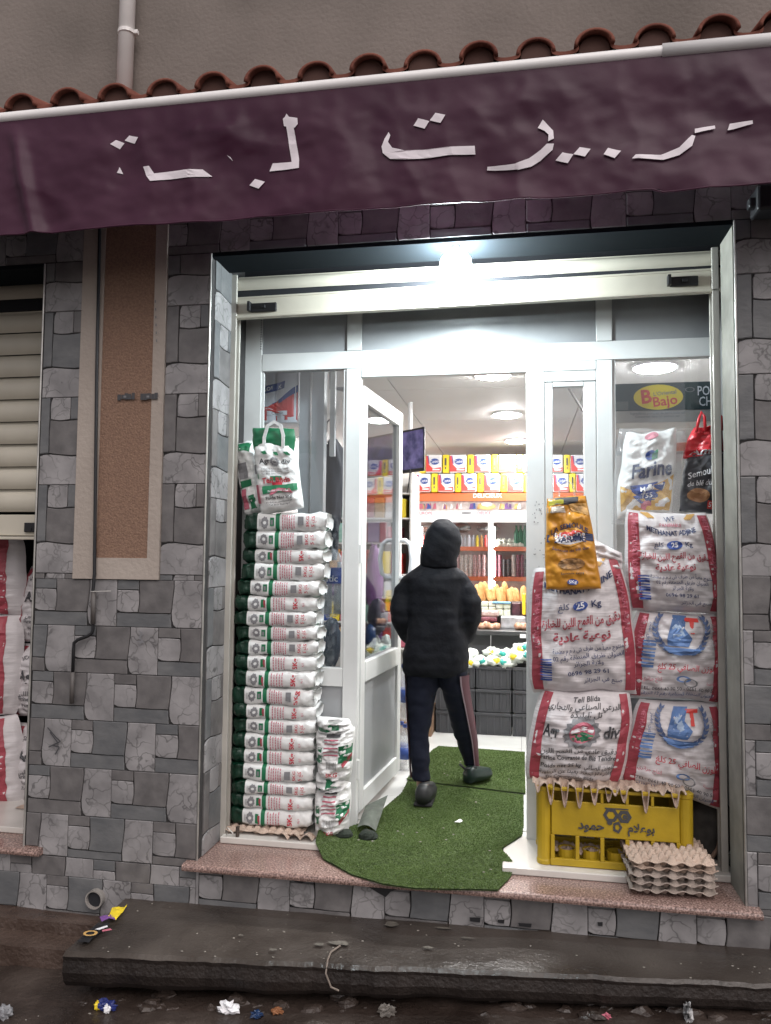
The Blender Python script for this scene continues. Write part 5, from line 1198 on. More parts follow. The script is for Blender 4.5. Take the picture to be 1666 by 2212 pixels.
# two smaller bags beside the stack
for (pxs, lb, sd) in (([(684, 1578), (768, 1570), (757, 1688), (690, 1680)], 'short flour bag with a twisted top, upper of two beside the tall stack', 60), ([(682, 1700), (760, 1690), (752, 1806), (684, 1812)], 'short flour bag, lower of two beside the tall stack', 61)):
    t_, P, p = sack(pxs, .33, .14, lb, sd, 'standing_flour_bag', 'flour bag', M_bagw, rip=0, ex=3, ez=4.5, lump=.028, pinch=.04)
    W_, H_ = P.W, P.H
    p.rect(M_green, -W_ * .49, -H_ * .12, -W_ * .28, H_ * .2, 'print'); p.rect(M_green, W_ * .18, -H_ * .1, W_ * .48, H_ * .22, 'print'); p.poly(M_sred, [(W_ * .26, -H_ * .12), (W_ * .48, H_ * .06), (W_ * .48, -H_ * .02), (W_ * .3, -H_ * .2)], 'print')
    for k in range(5): p.rect(M_pink, -W_ * .22, H_ * (.33 - .075 * k), W_ * .16, H_ * (.355 - .075 * k), 'small_print')
    for k in range(7): p.rect(M_gink, -W_ * .14 + k * W_ * .042, -H_ * .22, -W_ * .125 + k * W_ * .042, -H_ * .07, 'barcode')
    p.text('5KG', M_red, 0, -H_ * .33, .026, bold=.02); p.rect(M_ink, -W_ * .16, H_ * .4, W_ * .2, H_ * .45, 'print'); p.build(t_)
    tw = Pillow(*quad([(pxs[0][0] + 0, pxs[0][1] - 32), (pxs[1][0] - 14, pxs[1][1] - 18), (pxs[1][0] - 2, pxs[1][1] + 14), (pxs[0][0] + 6, pxs[0][1] + 12)], .33), .11, sd + 3, rip=0, lump=.05)
    obj('folded_top', tw.mesh(18, 12), M_bagw, t_, smooth=True); q = Print(tw.surf); q.rect(M_green, -tw.W * .1, -tw.H * .1, tw.W * .2, tw.H * .3, 'print'); q.rect(M_green, -tw.W * .4, -tw.H * .3, -tw.W * .05, tw.H * .05, 'print'); q.build(t_)

# ------------------------------------------------------------------ egg trays
def tray(w, d, h, nx=5, ny=5, seed=0, tear=0):
    n = 8
    def fn(u, v):
        x = w * (u - .5); y = d * (v - .5); e = min(u, 1 - u, v, 1 - v)
        c = cos(2 * pi * u * nx) * cos(2 * pi * v * ny); c = max(-.75, min(.7, c)) * 1.2
        z = h * (.5 + .5 * c) if e > .03 else h * (.45 + .12 * cos(2 * pi * (u if v < .04 or v > .96 else v) * nx))
        k = noise.noise(Vector((u * 5, v * 5, seed)))
        return Vector((x + .003 * k, y + .003 * k, z + .004 * k + tear * noise.noise(Vector((u * 14, v * 14, seed))) * .03))
    return grid(nx * n, ny * n, fn)
def trayobj(w, d, h, loc, rot, m_, label, seed=0, tear=0, me=None, grp=None):
    o = obj('egg_tray', tray(w, d, h, seed=seed, tear=tear), m_, smooth=True); md = o.modifiers.new('thickness', 'SOLIDIFY'); md.thickness = .0025
    o.location = loc; o.rotation_euler = rot; tag(o, label, 'egg tray', grp); return o
a = PZ(1442, 1905, .0)
for i in range(5):
    z = .008 + i * .027
    trayobj(.325 - .006 * (i % 2), .27, .045, (.575 + random.uniform(-.004, .004), .135 + random.uniform(-.006, .006), z), (random.uniform(-.02, .02), random.uniform(-.02, .02), .05 + random.uniform(-.03, .03)), M_pulpg if i < 3 else M_pulp, '%s in the doorstep pile' % ['lowest grey egg tray', 'second grey egg tray from the bottom', 'middle grey egg tray', 'second grey egg tray from the top', 'topmost beige egg tray'][i], seed=i, grp='egg trays piled on the doorstep')
for k, (x_, lb) in enumerate(((-1.17, 'grey egg tray lying under the tall stack of flour bags'),)):
    trayobj(.37, .2, .03, (x_, .345, .034), (0, 0, .02), M_pulp, lb, seed=9 + k)
bpy.context.view_layer.update()
pa = PY(645, 1800, .25)
tag(obj('torn_tray_piece', grid(24, 10, lambda u, v: Vector((pa.x - .09 + .17 * u, .215 + .07 * v, .033 + .028 * abs(sin(u * pi * 3 + .4)) * (1 - .4 * v) + .006 * noise.noise(Vector((u * 9, v * 9, 1)))))), M_pulp, smooth=True), 'torn beige piece of egg tray on the threshold before the flour stack', 'egg tray piece')
# ------------------------------------------------------------------ yellow crate
cx0, cx1 = .068, .69; cy0, cy1 = .165, .43; cz0, cz1 = .032, .352
YC_ = thing('bottle_crate', 'yellow plastic drinks crate with black lettering carrying the sacks', 'crate', ((cx0 + cx1) / 2, cy0, cz0))
w_ = .014
def cb2(name, vf): return obj(name, vf, M_crate, YC_)
for (x, y) in ((cx0 + .028, cy0 + .03), (cx1 - .028, cy0 + .03), (cx0 + .028, cy1 - .03), (cx1 - .028, cy1 - .03)):
    V, F = lathe([(.033, 0), (.034, .015), (.031, .02), (.031, .3), (.034, .305), (.034, .32)], (x, y, cz0), 16); cb2('corner_post', (V, F))
zb1, zb2 = cz0 + .125, cz1 - .055
for (y0, y1) in ((cy0, cy0 + .012), (cy1 - .012, cy1)):
    n_ = 'front_panel' if y0 == cy0 else 'back_panel'
    cb2(n_, bx(cx0 + .055, cx1 - .055, y0, y1, zb1, zb2, .003))
    cb2('top_rail', bx(cx0 + .05, cx1 - .05, y0 - .004, y1 + .004, cz1 - .014, cz1, .003)); cb2('bottom_rail', bx(cx0 + .05, cx1 - .05, y0 - .003, y1 + .003, cz0, cz0 + .03, .003))
    for i in range(6):
        x = cx0 + .06 + (cx1 - cx0 - .12) * i / 5
        cb2('upright', bx(x - .008, x + .008, y0 - .003, y1 + .002, cz0 + .03, zb1, .002)); 
        if i % 1 == 0: cb2('upright', bx(x - .006, x + .006, y0 - .002, y1 + .002, zb2, cz1 - .014, .002))
for x in (cx0, cx1 - .01):
    cb2('side_panel', bx(x, x + .01, cy0 + .05, cy1 - .05, zb1, cz1, .003)); cb2('bottom_rail', bx(x, x + .01, cy0 + .05, cy1 - .05, cz0, cz0 + .03, .003))
cb2('floor_grid', join(*[bx(cx0 + .03, cx1 - .03, cy0 + .03 + .05 * i, cy0 + .036 + .05 * i, cz0 + .005, cz0 + .02) for i in range(5)], *[bx(cx0 + .05 + .09 * i, cx0 + .056 + .09 * i, cy0 + .02, cy1 - .02, cz0 + .005, cz0 + .02) for i in range(7)]))
for i in range(5): x = cx0 + .12 + .1 * i; cb2('bottle_ring', lathe([(.036, 0), (.036, .035), (.032, .035), (.032, 0)], (x, cy0 + .06, cz0 + .021), 14))
p = Print(flat(cy0)); xm = (cx0 + cx1) / 2 + .01; zm = (zb1 + zb2) / 2
p.disc(M_ink, xm - .025, zm + .025, .032, .03, 'emblem', 6, .55); p.disc(M_ink, xm + .028, zm + .022, .03, .028, 'emblem', 6, .45); p.disc(M_ink, xm, zm - .022, .02, .026, 'emblem', 5, .5); p.rect(M_ink, xm - .05, zm + .05, xm + .045, zm + .055, 'emblem'); p.disc(M_ink, xm - .03, zm - .005, .012, .01, 'emblem', 6); p.disc(M_ink, xm + .03, zm + .022, .009, .009, 'emblem', 8)
p.text(arab('حمود'), M_ink, xm - .105, zm - .022, .05, bold=.03); p.text(arab('بوعلام'), M_ink, xm + .095, zm - .022, .046, bold=.03); p.build(YC_)
# torn egg tray between crate and sacks, hanging over the edge
def torn(x0, x1, y0, y1, z, sd, droop):
    def fn(u, v):
        x = x0 + (x1 - x0) * u; k = noise.noise(Vector((u * 12, v * 4, sd))); f = max(0, 1 - v * 3)
        return Vector((x, y0 + (y1 - y0) * v + .012 * k, z + .007 * cos(u * (x1 - x0) / .05 * 2 * pi + 3 * k) * cos(v * 10) + .008 * k - droop * f * (max(0, .05 + noise.noise(Vector((u * 11, 0, sd + 4))) * 2.2) + .12 * abs(noise.noise(Vector((u * 40, 1, sd)))))))
    return grid(int((x1 - x0) * 300), 16, fn)
for i, (x0, x1, dr, lb) in enumerate(((.045, .37, .07, 'torn egg tray under the left hand sacks, hanging over the crate edge'), (.34, .66, .06, 'torn egg tray under the right hand sacks, hanging over the crate edge'))):
    o = obj('egg_tray', torn(x0, x1, .145, .42, cz1 + .018, i * 5 + 2, dr), M_pulp, smooth=True); md = o.modifiers.new('thickness', 'SOLIDIFY'); md.thickness = .0025; tag(o, lb, 'egg tray')
o = obj('egg_tray', torn(.12, .33, .21, .3, cz0 + .05, 3, .01), M_pulp, smooth=True); tag(o, 'pale wavy tray piece lying inside the yellow crate', 'egg tray')
# coiled hose behind the trays
hc = PY(1515, 1800, .33)
hs_ = []
for i in range(30):
    a_ = -1.7 + 3.2 * i / 29; hs_.append(Vector((hc.x - .02 + .1 * cos(a_), .36 + .01 * sin(a_ * 3), hc.z + .14 * sin(a_))))
tag(obj('hose', tube(hs_, .009, 8), mat('old_hose', (.3, .2, .15), .5), smooth=True), 'bent brown hose standing in the corner right of the yellow crate', 'hose')
tag(obj('dark_sack', bumpy((.80, .40, .16), .1, .06, .15, 5, .25, 3, 18, 12), mat('dark_cloth', (.05, .045, .04), .8, var=.4, vscale=15), smooth=True), 'dark crumpled sack in the corner right of the yellow crate', 'sack')

# ------------------------------------------------------------------ artificial turf
def turf(name, pts, zf, label, seed):
    """pts outline in x,y"""
    v, f = poly2(pts, 4)
    t_ = thing(name, label, 'rug', (sum(p[0] for p in pts) / len(pts), sum(p[1] for p in pts) / len(pts), 0.02))
    V = [Vector((q[0], q[1], zf(q[0], q[1]))) for q in v]
    n = len(V); obj('backing', (V + [q - Vector((0, 0, .006)) for q in V], f + [tuple(i + n for i in t)[::-1] for t in f]), M_turf, t_)
    rng = np.random.default_rng(seed); xs = [p[0] for p in pts]; ys = [p[1] for p in pts]; K = int(90000 * (max(xs) - min(xs)) * (max(ys) - min(ys)))
    X = rng.uniform(min(xs), max(xs), K); Y = rng.uniform(min(ys), max(ys), K); ins = np.zeros(K, bool); j = len(pts) - 1
    for i in range(len(pts)):
        xi, yi = pts[i]; xj, yj = pts[j]; c = ((yi > Y) != (yj > Y)) & (X < (xj - xi) * (Y - yi) / (yj - yi + 1e-12) + xi); ins ^= c; j = i
    X, Y = X[ins], Y[ins]; Z = np.array([zf(x, y) for x, y in zip(X, Y)]); K = len(X)
    an = rng.uniform(0, 6.28, K); h = rng.uniform(.002, .004, K); w = .0022; le = rng.uniform(0, .007, K); la = rng.uniform(0, 6.28, K)
    A = np.stack([X - w * np.cos(an), Y - w * np.sin(an), Z], 1); B = np.stack([X + w * np.cos(an), Y + w * np.sin(an), Z], 1); C = np.stack([X + le * np.cos(la), Y + le * np.sin(la) , Z + h], 1)
    VV = np.stack([A, B, C], 1).reshape(-1, 3)
    me = bpy.data.meshes.new('grass'); me.vertices.add(K * 3); me.vertices.foreach_set('co', VV.ravel()); me.loops.add(K * 3); me.loops.foreach_set('vertex_index', np.arange(K * 3, dtype=np.int32)); me.polygons.add(K); me.polygons.foreach_set('loop_start', np.arange(0, K * 3, 3, dtype=np.int32)); me.update(); me.validate()
    me.materials.append(M_blade); o = bpy.data.objects.new('grass', me); COL.objects.link(o); o.parent = t_; o.location = -WO[t_.name]; o['kind'] = 'stuff'; WO['grass'] = Vector((0, 0, 0)); return t_
M_blade = mat('turf_blade', (.07, .108, .032), .9, spec=.1, col2=(.095, .142, .045), vscale=5, detail=8)
def zfront(x, y):
    e = max(0, min(1, (.215 - y) / .13)); e = e * e * (3 - 2 * e)
    z = .0375 - .029 * e + .003 * noise.noise(Vector((x * 8, y * 8, 0)))
    return z + .035 * max(0, 1 - ((x + .93) ** 2 + (y - .3) ** 2) / .012) 
T1 = [PZ(*q, .02) for q in [(690, 1812), (682, 1828), (700, 1850), (760, 1882), (830, 1903), (900, 1912), (1010, 1914), (1075, 1915), (1100, 1890), (1112, 1872), (1082, 1842), (1128, 1812)]]
T1 = [(q.x, q.y) for q in T1] + [(.01, .62), (.01, 1.10), (-.64, 1.22), (-.64, 1.0), (-.72, .56), (-.80, .42), (-.86, .36)]
turf('turf_mat', T1, zfront, 'green artificial turf mat spilling from the doorway over the doorstep', 1)
T2 = [(.02, 1.115), (.02, 2.02), (-.55, 2.06), (-.58, 1.95), (-.62, 1.6), (-.65, 1.235)]
turf('turf_mat', T2, lambda x, y: .042 + .003 * noise.noise(Vector((x * 8, y * 8, 0))), 'second green turf mat further inside under the customer', 2)
# curled grey backing at the foot of the door
def curl(u, v):
    A = PY(772, 1792, .34); B = PY(812, 1800, .36); C = PY(838, 1722, .62); D = PY(790, 1745, .56)
    q = (A * (1 - u) + B * u) * (1 - v) + (D * (1 - u) + C * u) * v
    return q + Vector((0, 0, .03 * sin(pi * u) * sin(pi * min(1, v + .2)) + .01))
tag(obj('turf_flap', grid(12, 12, curl), mat('turf_underside', (.1, .112, .095), .8, var=.2, vscale=30), smooth=True), 'grey underside of a turned up corner of the turf mat by the door foot', 'rug corner')
for i, (px, py) in enumerate(((742, 1790), (796, 1785))):
    a = PY(px, py, .3); tag(obj('rolled_turf', bumpy((a.x, a.y, .045), .045, .035, .028, i, .2), mat('dark_turf', (.015, .022, .015), .9)), 'dark curled edge of turf beside the small flour bags, %s one' % ['left', 'right'][i], 'rug corner')
R = []
for i in range(26):
    x = random.uniform(-.75, -.03); y = random.uniform(.0, 1.9); R.append(bumpy((x, y, zfront(x, y) + .012 if y < 1.1 else .056), .006, .004, .002, i, .4, 2, 6, 4))
tag(obj('turf_litter', join(*R), mat('pale_grit', (.3, .28, .25), .8)), 'pale crumbs scattered on the green turf', 'crumbs', kind='stuff')
a = PZ(988, 1777, .045); tag(obj('paper_scrap', grid(4, 4, lambda u, v: Vector((a.x + .028 * (u - .5) + .012 * v, a.y + .018 * (v - .5), .05 + .01 * sin(3 * u) * v))), M_wht), 'small white paper scrap on the green turf', 'paper scrap')

# ------------------------------------------------------------------ litter
def crumple(px, py, z, rx, ry, rz, sd, m_, name, lb, cat='wrapper', extra=None):
    a = PZ(px, py, roadz(PZ(px, py, z).x)); a.y = min(a.y, fy(a.x) - .02) if a.x > -1.68 else a.y; zz = roadz(a.x) + .012
    V, F = bumpy((a.x, a.y, zz + rz * .7), rx, ry, rz, sd, .9, 2.6, 16, 10); 
    if extra:
        t_ = thing(name, lb, cat, (a.x, a.y, zz)); obj('wrapper', (V, F), m_, t_)
        for e_, mm in extra: obj('printed_end', bumpy((a.x + e_[0], a.y + e_[1], zz + rz * .7), e_[2], e_[3], rz * .8, sd + 3, .8, 3, 10, 8), mm, t_)
    else: tag(obj(name, (V, F), m_), lb, cat)
crumple(232, 2188, -.39, .032, .02, .018, 1, mat('blue_foil', (.02, .03, .15), .25, bump=.8), 'sweet_wrapper', 'crumpled blue and yellow sweet wrapper on the road', extra=[((-.035, -.004, .015, .012), M_yel), ((.01, -.018, .015, .01), M_wht)])
crumple(495, 2194, -.37, .035, .018, .02, 2, M_wht, 'paper_ball', 'crumpled white paper on the road below the slab', 'paper')
crumple(554, 2206, -.37, .02, .015, .012, 3, mat('dark_blue_foil', (.01, .03, .09), .3), 'blue_scrap', 'small dark blue scrap at the bottom edge of the road')
crumple(600, 2192, -.37, .022, .014, .008, 4, mat('rust_leaf', (.25, .1, .04), .7), 'brown_scrap', 'rusty brown scrap on the road')
crumple(1480, 2192, -.31, .015, .02, .03, 5, mat('white_black_scrap', (.02, .02, .02), .4, col2=(.6, .6, .6), vscale=40), 'carton_scrap', 'white and black carton scrap on the road at the right')
crumple(835, 2200, -.35, .03, .012, .02, 6, mat('murky_film', (.2, .18, .16), .4, alpha=.7), 'film_scrap', 'murky clear plastic scrap on the road')
crumple(1310, 2204, -.33, .015, .012, .008, 8, M_pink, 'pink_scrap', 'tiny pink scrap on the road at the right')
crumple(8, 2205, -.4, .03, .02, .02, 7, M_gink, 'grey_scrap', 'grey scrap in the lower left corner of the road')
def sheet(pts, mats_, name, lb, cat='wrapper'):
    t_ = None
def flatw(px, z, sd): 
    P_ = [PZ(*q, z) for q in px]; return [(q.x, q.y) for q in P_]
sc_ = thing('snack_wrapper', 'yellow and purple snack wrapper lying on the left end of the slab', 'wrapper', PZ(250, 1975, -.18))
for pts, mm, nm in (([(275, 1958), (268, 1962), (243, 1962), (238, 1975), (232, 1985), (250, 1990), (265, 1975)], M_yel, 'yellow_end'), ([(240, 1978), (215, 1984), (220, 1992), (250, 1990)], M_purple, 'purple_end')):
    v, f = poly2(flatw(pts, -.18, 0), 2); obj(nm, ([Vector((q[0], q[1], bz(q[0]) + .012 + .012 * noise.noise(Vector((q[0] * 30, q[1] * 30, 1))))) for q in v], f), mm, sc_)
sc_ = thing('black_wrapper', 'black snack wrapper printed with an orange ring on the left edge of the slab', 'wrapper', PZ(200, 2015, -.19))
v, f = poly2(flatw([(165, 2040), (192, 2042), (237, 2002), (212, 1998)], -.185, 0), 3); obj('foil', ([Vector((q[0], q[1], bz(q[0]) + .011 + .008 * noise.noise(Vector((q[0] * 30, q[1] * 30, 1))))) for q in v], f), M_black, sc_)
a = PZ(195, 2025, -.18); p = Print(lambda x_, y_, off: Vector((a.x + x_, a.y + y_, bz(a.x) + .018 + off))); p.disc(M_gold, 0, 0, .028, .022, 'ring', 18, .6); p.poly(M_pink, [(.03, .03), (.055, .05), (.07, .04), (.04, .02)], 'ring'); p.poly(M_wht, [(.0, .03), (.03, .07), (.04, .06), (.02, .03)], 'ring'); p.build(sc_)
a = PZ(62, 1742, .03)
tag(obj('paper_tag', grid(5, 5, lambda u, v: Vector((a.x + .08 * (u - .5), a.y + .05 * (v - .5) - .03, .036 + .02 * u * v))), M_pulp), 'torn brown cardboard bit under the sacks at the left edge', 'cardboard bit')

# ------------------------------------------------------------------ person
YP = 1.0
PN = thing('person', 'person seen from behind in a black hooded puffer jacket and striped navy tracksuit trousers', 'person', (-.45, YP, .05))
def Pp(x, y, Y=YP): return PY(x, y, Y)
def limb(pts, rad, n=16, flat_=1.0):
    """closed tapered tube through px points (x, y, Y), rad metres"""
    Q = [Vector(q) for q in pts]
    return tube(Q, rad, n)
def remesh(name, vfs, vox, m_, parent, smooth_it=6, fn=None, fm=None, mats=None):
    v, f = join(*vfs)
    me = bpy.data.meshes.new('tmp'); me.from_pydata([tuple(q) for q in v], [], f); o = bpy.data.objects.new('tmp', me); COL.objects.link(o)
    md = o.modifiers.new('r', 'REMESH'); md.mode = 'VOXEL'; md.voxel_size = vox; md2 = o.modifiers.new('s', 'SMOOTH'); md2.factor = .6; md2.iterations = smooth_it
    dg = bpy.context.evaluated_depsgraph_get(); me2 = bpy.data.meshes.new_from_object(o.evaluated_get(dg)); bpy.data.objects.remove(o)
    if fn:
        N_ = len(me2.vertices); co = [q.co.copy() for q in me2.vertices]; no = [q.normal.copy() for q in me2.vertices]
        for i in range(N_): me2.vertices[i].co = fn(co[i], no[i])
    me2.materials.clear()
    for mm in (mats or [m_]): me2.materials.append(mm)
    me2.polygons.foreach_set('use_smooth', [True] * len(me2.polygons))
    if fm: 
        for pl in me2.polygons: pl.material_index = fm(pl.center)
    me2.update(); me2.name = name
    o = bpy.data.objects.new(name, me2); COL.objects.link(o); o.parent = parent; o.location = -WO[parent.name]; WO[o.name] = Vector((0, 0, 0)); return o
def loft(rings, n=28):
    V = []; F = []
    for (c, rx, ry, e) in rings:
        for k in range(n):
            a_ = 2 * pi * k / n; ca, sa = cos(a_), sin(a_); V.append(Vector((c[0] + rx * abs(ca) ** e * (1 if ca > 0 else -1), c[1] + ry * abs(sa) ** e * (1 if sa > 0 else -1), c[2])))
    for i in range(len(rings) - 1):
        for k in range(n): F.append((i * n + k, i * n + (k + 1) % n, (i + 1) * n + (k + 1) % n, (i + 1) * n + k))
    F += [tuple(range(n))[::-1], tuple((len(rings) - 1) * n + k for k in range(n))]; return V, F
def rg(xl, xr, y, ry, Y=YP, e=.85):
    a_, b_ = Pp(xl, y, Y), Pp(xr, y, Y); return ((a_.x + b_.x) / 2, Y, (a_.z + b_.z) / 2), (b_.x - a_.x) / 2, ry, e
# jacket torso
tor = loft([rg(876, 1008, 1458, .12, YP), rg(872, 1012, 1440, .135), rg(873, 1013, 1410, .14), rg(882, 1008, 1375, .135), rg(886, 1003, 1335, .13), rg(882, 1003, 1300, .13), rg(878, 1004, 1265, .125), rg(871, 1010, 1248, .115), rg(884, 1001, 1233, .09), rg(903, 985, 1221, .075), rg(918, 976, 1200, .06)])
def arm(pts, rr): return tube([PY(x, y, Y) for x, y, Y in pts], rr, 16)
armL = arm([(905, 1246, YP), (889, 1256, YP), (873, 1283, YP), (867, 1305, YP - .01), (868, 1335, YP), (880, 1368, YP + .05), (905, 1385, YP + .13), (930, 1385, YP + .17)], [.042, .052, .061, .062, .058, .055, .05, .045])
armR = arm([(976, 1246, YP), (993, 1256, YP), (1009, 1283, YP), (1015, 1305, YP - .01), (1017, 1335, YP), (1008, 1368, YP + .05), (985, 1385, YP + .13), (960, 1388, YP + .17)], [.042, .052, .061, .063, .06, .056, .05, .045])
def quilt(co, no):
    s_ = co.z * 1.0; ph = (s_ / .062 + .25 * noise.noise(co * 3)) % 1
    d = .0032 * (sin(pi * ph) ** .5 - .6) + .013 * noise.noise(Vector((co.x * 6, co.y * 6, co.z * 9))) + .005 * noise.noise(co * 22)
    return co + no * d
remesh('jacket', [tor, armL, armR], .011, M_jack, PN, 7, quilt)
# hood
hz = Pp(955, 1123).z
hood = loft([rg(908, 990, 1226, .085, YP, .95), rg(908, 988, 1212, .1, YP + .0), rg(908, 993, 1195, .11, YP), rg(914, 997, 1175, .115, YP), rg(918, 997, 1158, .11), rg(925, 992, 1141, .1), rg(934, 981, 1129, .075), rg(944, 968, 1121, .035)])
remesh('hood', [hood], .009, M_jack, PN, 5, lambda co, no: co + no * (.006 * noise.noise(co * 8) + .004 * noise.noise(Vector((co.x * 5, co.y * 5, co.z * 30 + co.x * 20)))))
# body: one continuous skinned figure inside the clothes, with bare ankle and face
def skinbody():
    J = {'pel': (948, 1445, YP), 'spi': (946, 1350, YP), 'che': (944, 1260, YP), 'nec': (948, 1218, YP), 'hea': (954, 1180, YP + .01), 'top': (955, 1145, YP + .01), 'nos': (954, 1178, YP + .085),
         'shl': (885, 1245, YP), 'ell': (868, 1335, YP), 'wrl': (905, 1385, YP + .13), 'hal': (932, 1388, YP + .18), 'shr': (1000, 1245, YP), 'elr': (1016, 1335, YP), 'wrr': (985, 1388, YP + .13), 'har': (958, 1390, YP + .18),
         'hil': (918, 1465, YP), 'knl': (909, 1570, YP - .03), 'anl': (911, 1690, .90), 'tol': (911, 1716, 1.02), 'hir': (978, 1465, YP), 'knr': (1000, 1560, YP + .13), 'anr': (1019, 1650, 1.28), 'tor': (1040, 1668, 1.42)}
    E = [('pel', 'spi'), ('spi', 'che'), ('che', 'nec'), ('nec', 'hea'), ('hea', 'top'), ('hea', 'nos'), ('che', 'shl'), ('shl', 'ell'), ('ell', 'wrl'), ('wrl', 'hal'), ('che', 'shr'), ('shr', 'elr'), ('elr', 'wrr'), ('wrr', 'har'), ('pel', 'hil'), ('hil', 'knl'), ('knl', 'anl'), ('anl', 'tol'), ('pel', 'hir'), ('hir', 'knr'), ('knr', 'anr'), ('anr', 'tor')]
    R_ = dict(pel=.065, spi=.075, che=.08, nec=.045, hea=.072, top=.05, nos=.02, shl=.04, ell=.032, wrl=.024, hal=.025, shr=.04, elr=.032, wrr=.024, har=.025, hil=.045, knl=.03, anl=.03, tol=.024, hir=.045, knr=.028, anr=.024, tor=.022)
    names_ = list(J); me = bpy.data.meshes.new('b'); me.from_pydata([tuple(PY(*J[k])) for k in names_], [(names_.index(a_), names_.index(b_)) for a_, b_ in E], [])
    o = bpy.data.objects.new('tmpb', me); COL.objects.link(o); o.modifiers.new('s', 'SKIN'); ss = o.modifiers.new('u', 'SUBSURF'); ss.levels = 2; ss.render_levels = 2
    for i, k in enumerate(names_): me.skin_vertices[0].data[i].radius = (R_[k], R_[k]); me.skin_vertices[0].data[i].use_root = (k == 'pel')
    dg = bpy.context.evaluated_depsgraph_get(); me2 = bpy.data.meshes.new_from_object(o.evaluated_get(dg)); bpy.data.objects.remove(o)
    me2.materials.clear(); me2.materials.append(M_skin); me2.polygons.foreach_set('use_smooth', [True] * len(me2.polygons))
    o = bpy.data.objects.new('body', me2); COL.objects.link(o); o.parent = PN; o.location = -WO[PN.name]
skinbody()
# trousers
def leg(rows): return loft([rg(xl, xr, y, ry, Y, .95) for xl, xr, y, ry, Y in rows])
lg1 = leg([(890, 930, 1683, .05, .90), (888, 929, 1660, .055, .915), (886, 927, 1620, .06, .93), (884, 930, 1580, .066, .955), (882, 934, 1545, .075, .975), (880, 941, 1510, .085, .99), (879, 947, 1480, .095, YP), (878, 950, 1455, .105, YP), (882, 945, 1420, .09, YP)])
lg2 = leg([(1001, 1032, 1654, .05, 1.28), (997, 1031, 1635, .055, 1.265), (987, 1029, 1600, .06, 1.22), (975, 1024, 1565, .066, 1.16), (966, 1018, 1530, .075, 1.10), (957, 1013, 1500, .085, 1.05), (949, 1010, 1475, .095, YP + .02), (944, 1010, 1455, .105, YP), (945, 1005, 1420, .09, YP)])
lg2 = ([q for q in lg2[0]], lg2[1])
def wrinkle(co, no): return co + no * (.009 * noise.noise(Vector((co.x * 7, co.y * 7, co.z * 13))) + .005 * noise.noise(Vector((co.x * 16, co.y * 16, co.z * 30))))
remesh('trousers', [lg1, lg2], .009, M_trous, PN, 5, wrinkle)
# side stripes wrapped on the legs
def legpt(rows, t, a_, off):
    # t along rows from hem upward
    k = t * (len(rows) - 1); i = min(len(rows) - 2, int(k)); f = k - i
    A_, B_ = rg(*rows[i][:3], rows[i][3], rows[i][4]), rg(*rows[i + 1][:3], rows[i + 1][3], rows[i + 1][4])
    c = Vector(A_[0]).lerp(Vector(B_[0]), f); rx = A_[1] * (1 - f) + B_[1] * f + off; ry = A_[2] * (1 - f) + B_[2] * f + off
    q = Vector((c.x + rx * cos(a_), c.y + ry * sin(a_), c.z)); return q
r1 = [(890, 930, 1683, .05, .90), (888, 929, 1660, .055, .915), (886, 927, 1620, .06, .93), (884, 930, 1580, .066, .955), (882, 934, 1545, .075, .975), (880, 941, 1510, .085, .99), (879, 947, 1480, .095, YP), (878, 950, 1455, .105, YP)]
r2 = [(1001, 1032, 1654, .05, 1.28), (997, 1031, 1635, .055, 1.265), (987, 1029, 1600, .06, 1.22), (975, 1024, 1565, .066, 1.16), (966, 1018, 1530, .075, 1.10), (957, 1013, 1500, .085, 1.05), (949, 1010, 1475, .095, YP + .02), (944, 1010, 1455, .105, YP)]
obj('side_stripe', grid(8, 50, lambda u, v: legpt(r1, v, pi * .86 + .75 * u, .008)), M_maroon, PN, smooth=True)
obj('piping', grid(2, 50, lambda u, v: legpt(r1, v, pi * .86 + .75 + .09 * u, .0105)), M_piping, PN, smooth=True)
obj('side_stripe', grid(12, 50, lambda u, v: legpt(r2, v, -.95 + 1.45 * u, .0095)), M_maroon, PN, smooth=True)
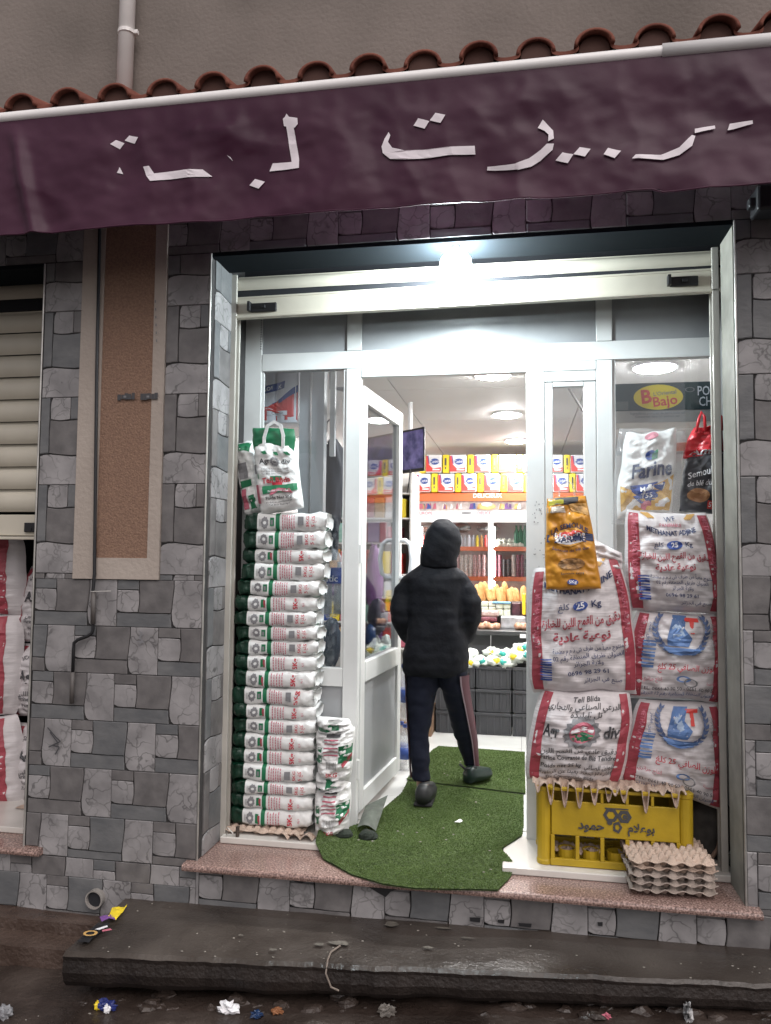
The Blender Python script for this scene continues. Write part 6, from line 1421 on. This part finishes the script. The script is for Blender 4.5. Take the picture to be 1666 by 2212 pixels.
for a0 in (-1.02, .5): obj('piping', grid(2, 50, lambda u, v, a0=a0: legpt(r2, v, a0 + (.1 if a0 < -1 else .045) * u, .012)), M_piping, PN, smooth=True)
# shoes
def shoe(heel, toe, w, h, m_, nm='shoe'):
    heel, toe = Vector(heel), Vector(toe); d = toe - heel; L_ = d.length; d.normalize(); s_ = Vector((-d.y, d.x, 0)).normalized(); V = []; F = []; n = 16; R_ = 14
    for i in range(R_ + 1):
        t = i / R_; wd = w / 2 * (.72 + .5 * sin(pi * min(1, t * .9 + .08)) ** 1.2 * .75) * (1 if t < .85 else 1 - ((t - .85) / .15) ** 2 * .55) * (1 if t > .06 else .8)
        hh = h * (1 if t < .25 else 1 - .45 * ((t - .25) / .75)) * (1 if t < .93 else .75) * (.8 if t < .04 else 1)
        for k in range(n):
            a_ = 2 * pi * k / n; z = hh / 2 + hh / 2 * abs(sin(a_)) ** .6 * (1 if sin(a_) > 0 else -1); ww = wd * abs(cos(a_)) ** .7 * (1 if cos(a_) > 0 else -1) * (1 if sin(a_) < .2 else .82)
            V.append(heel + d * (L_ * t) + s_ * ww + Vector((0, 0, z)))
    for i in range(R_):
        for k in range(n): F.append((i * n + k, i * n + (k + 1) % n, (i + 1) * n + (k + 1) % n, (i + 1) * n + k))
    F += [tuple(range(n))[::-1], tuple(R_ * n + k for k in range(n))]
    o = obj(nm, (V, F), m_, PN, smooth=True)
    return heel, d, L_
hl = PZ(912, 1742, .05)
shoe((hl.x, hl.y, .056), (hl.x + .015, hl.y + .25, .056), .095, .095, M_shoe)
obj('shoe_sole', bx(hl.x - .046, hl.x + .05, hl.y + .004, hl.y + .245, .044, .062, .008), mat('sole', (.01, .01, .011), .8), PN)
hr = PZ(1006, 1690, .06)
shoe((hr.x + .01, hr.y + .0, .055), (hr.x + .125, hr.y + .17, .054), .1, .09, M_gshoe)
o = obj('heel_strap', tube([(hr.x - .035, hr.y + .06, .14), (hr.x - .0, hr.y - .0, .13), (hr.x + .06, hr.y + .02, .14)], .008, 8), M_shoe, PN, smooth=True)
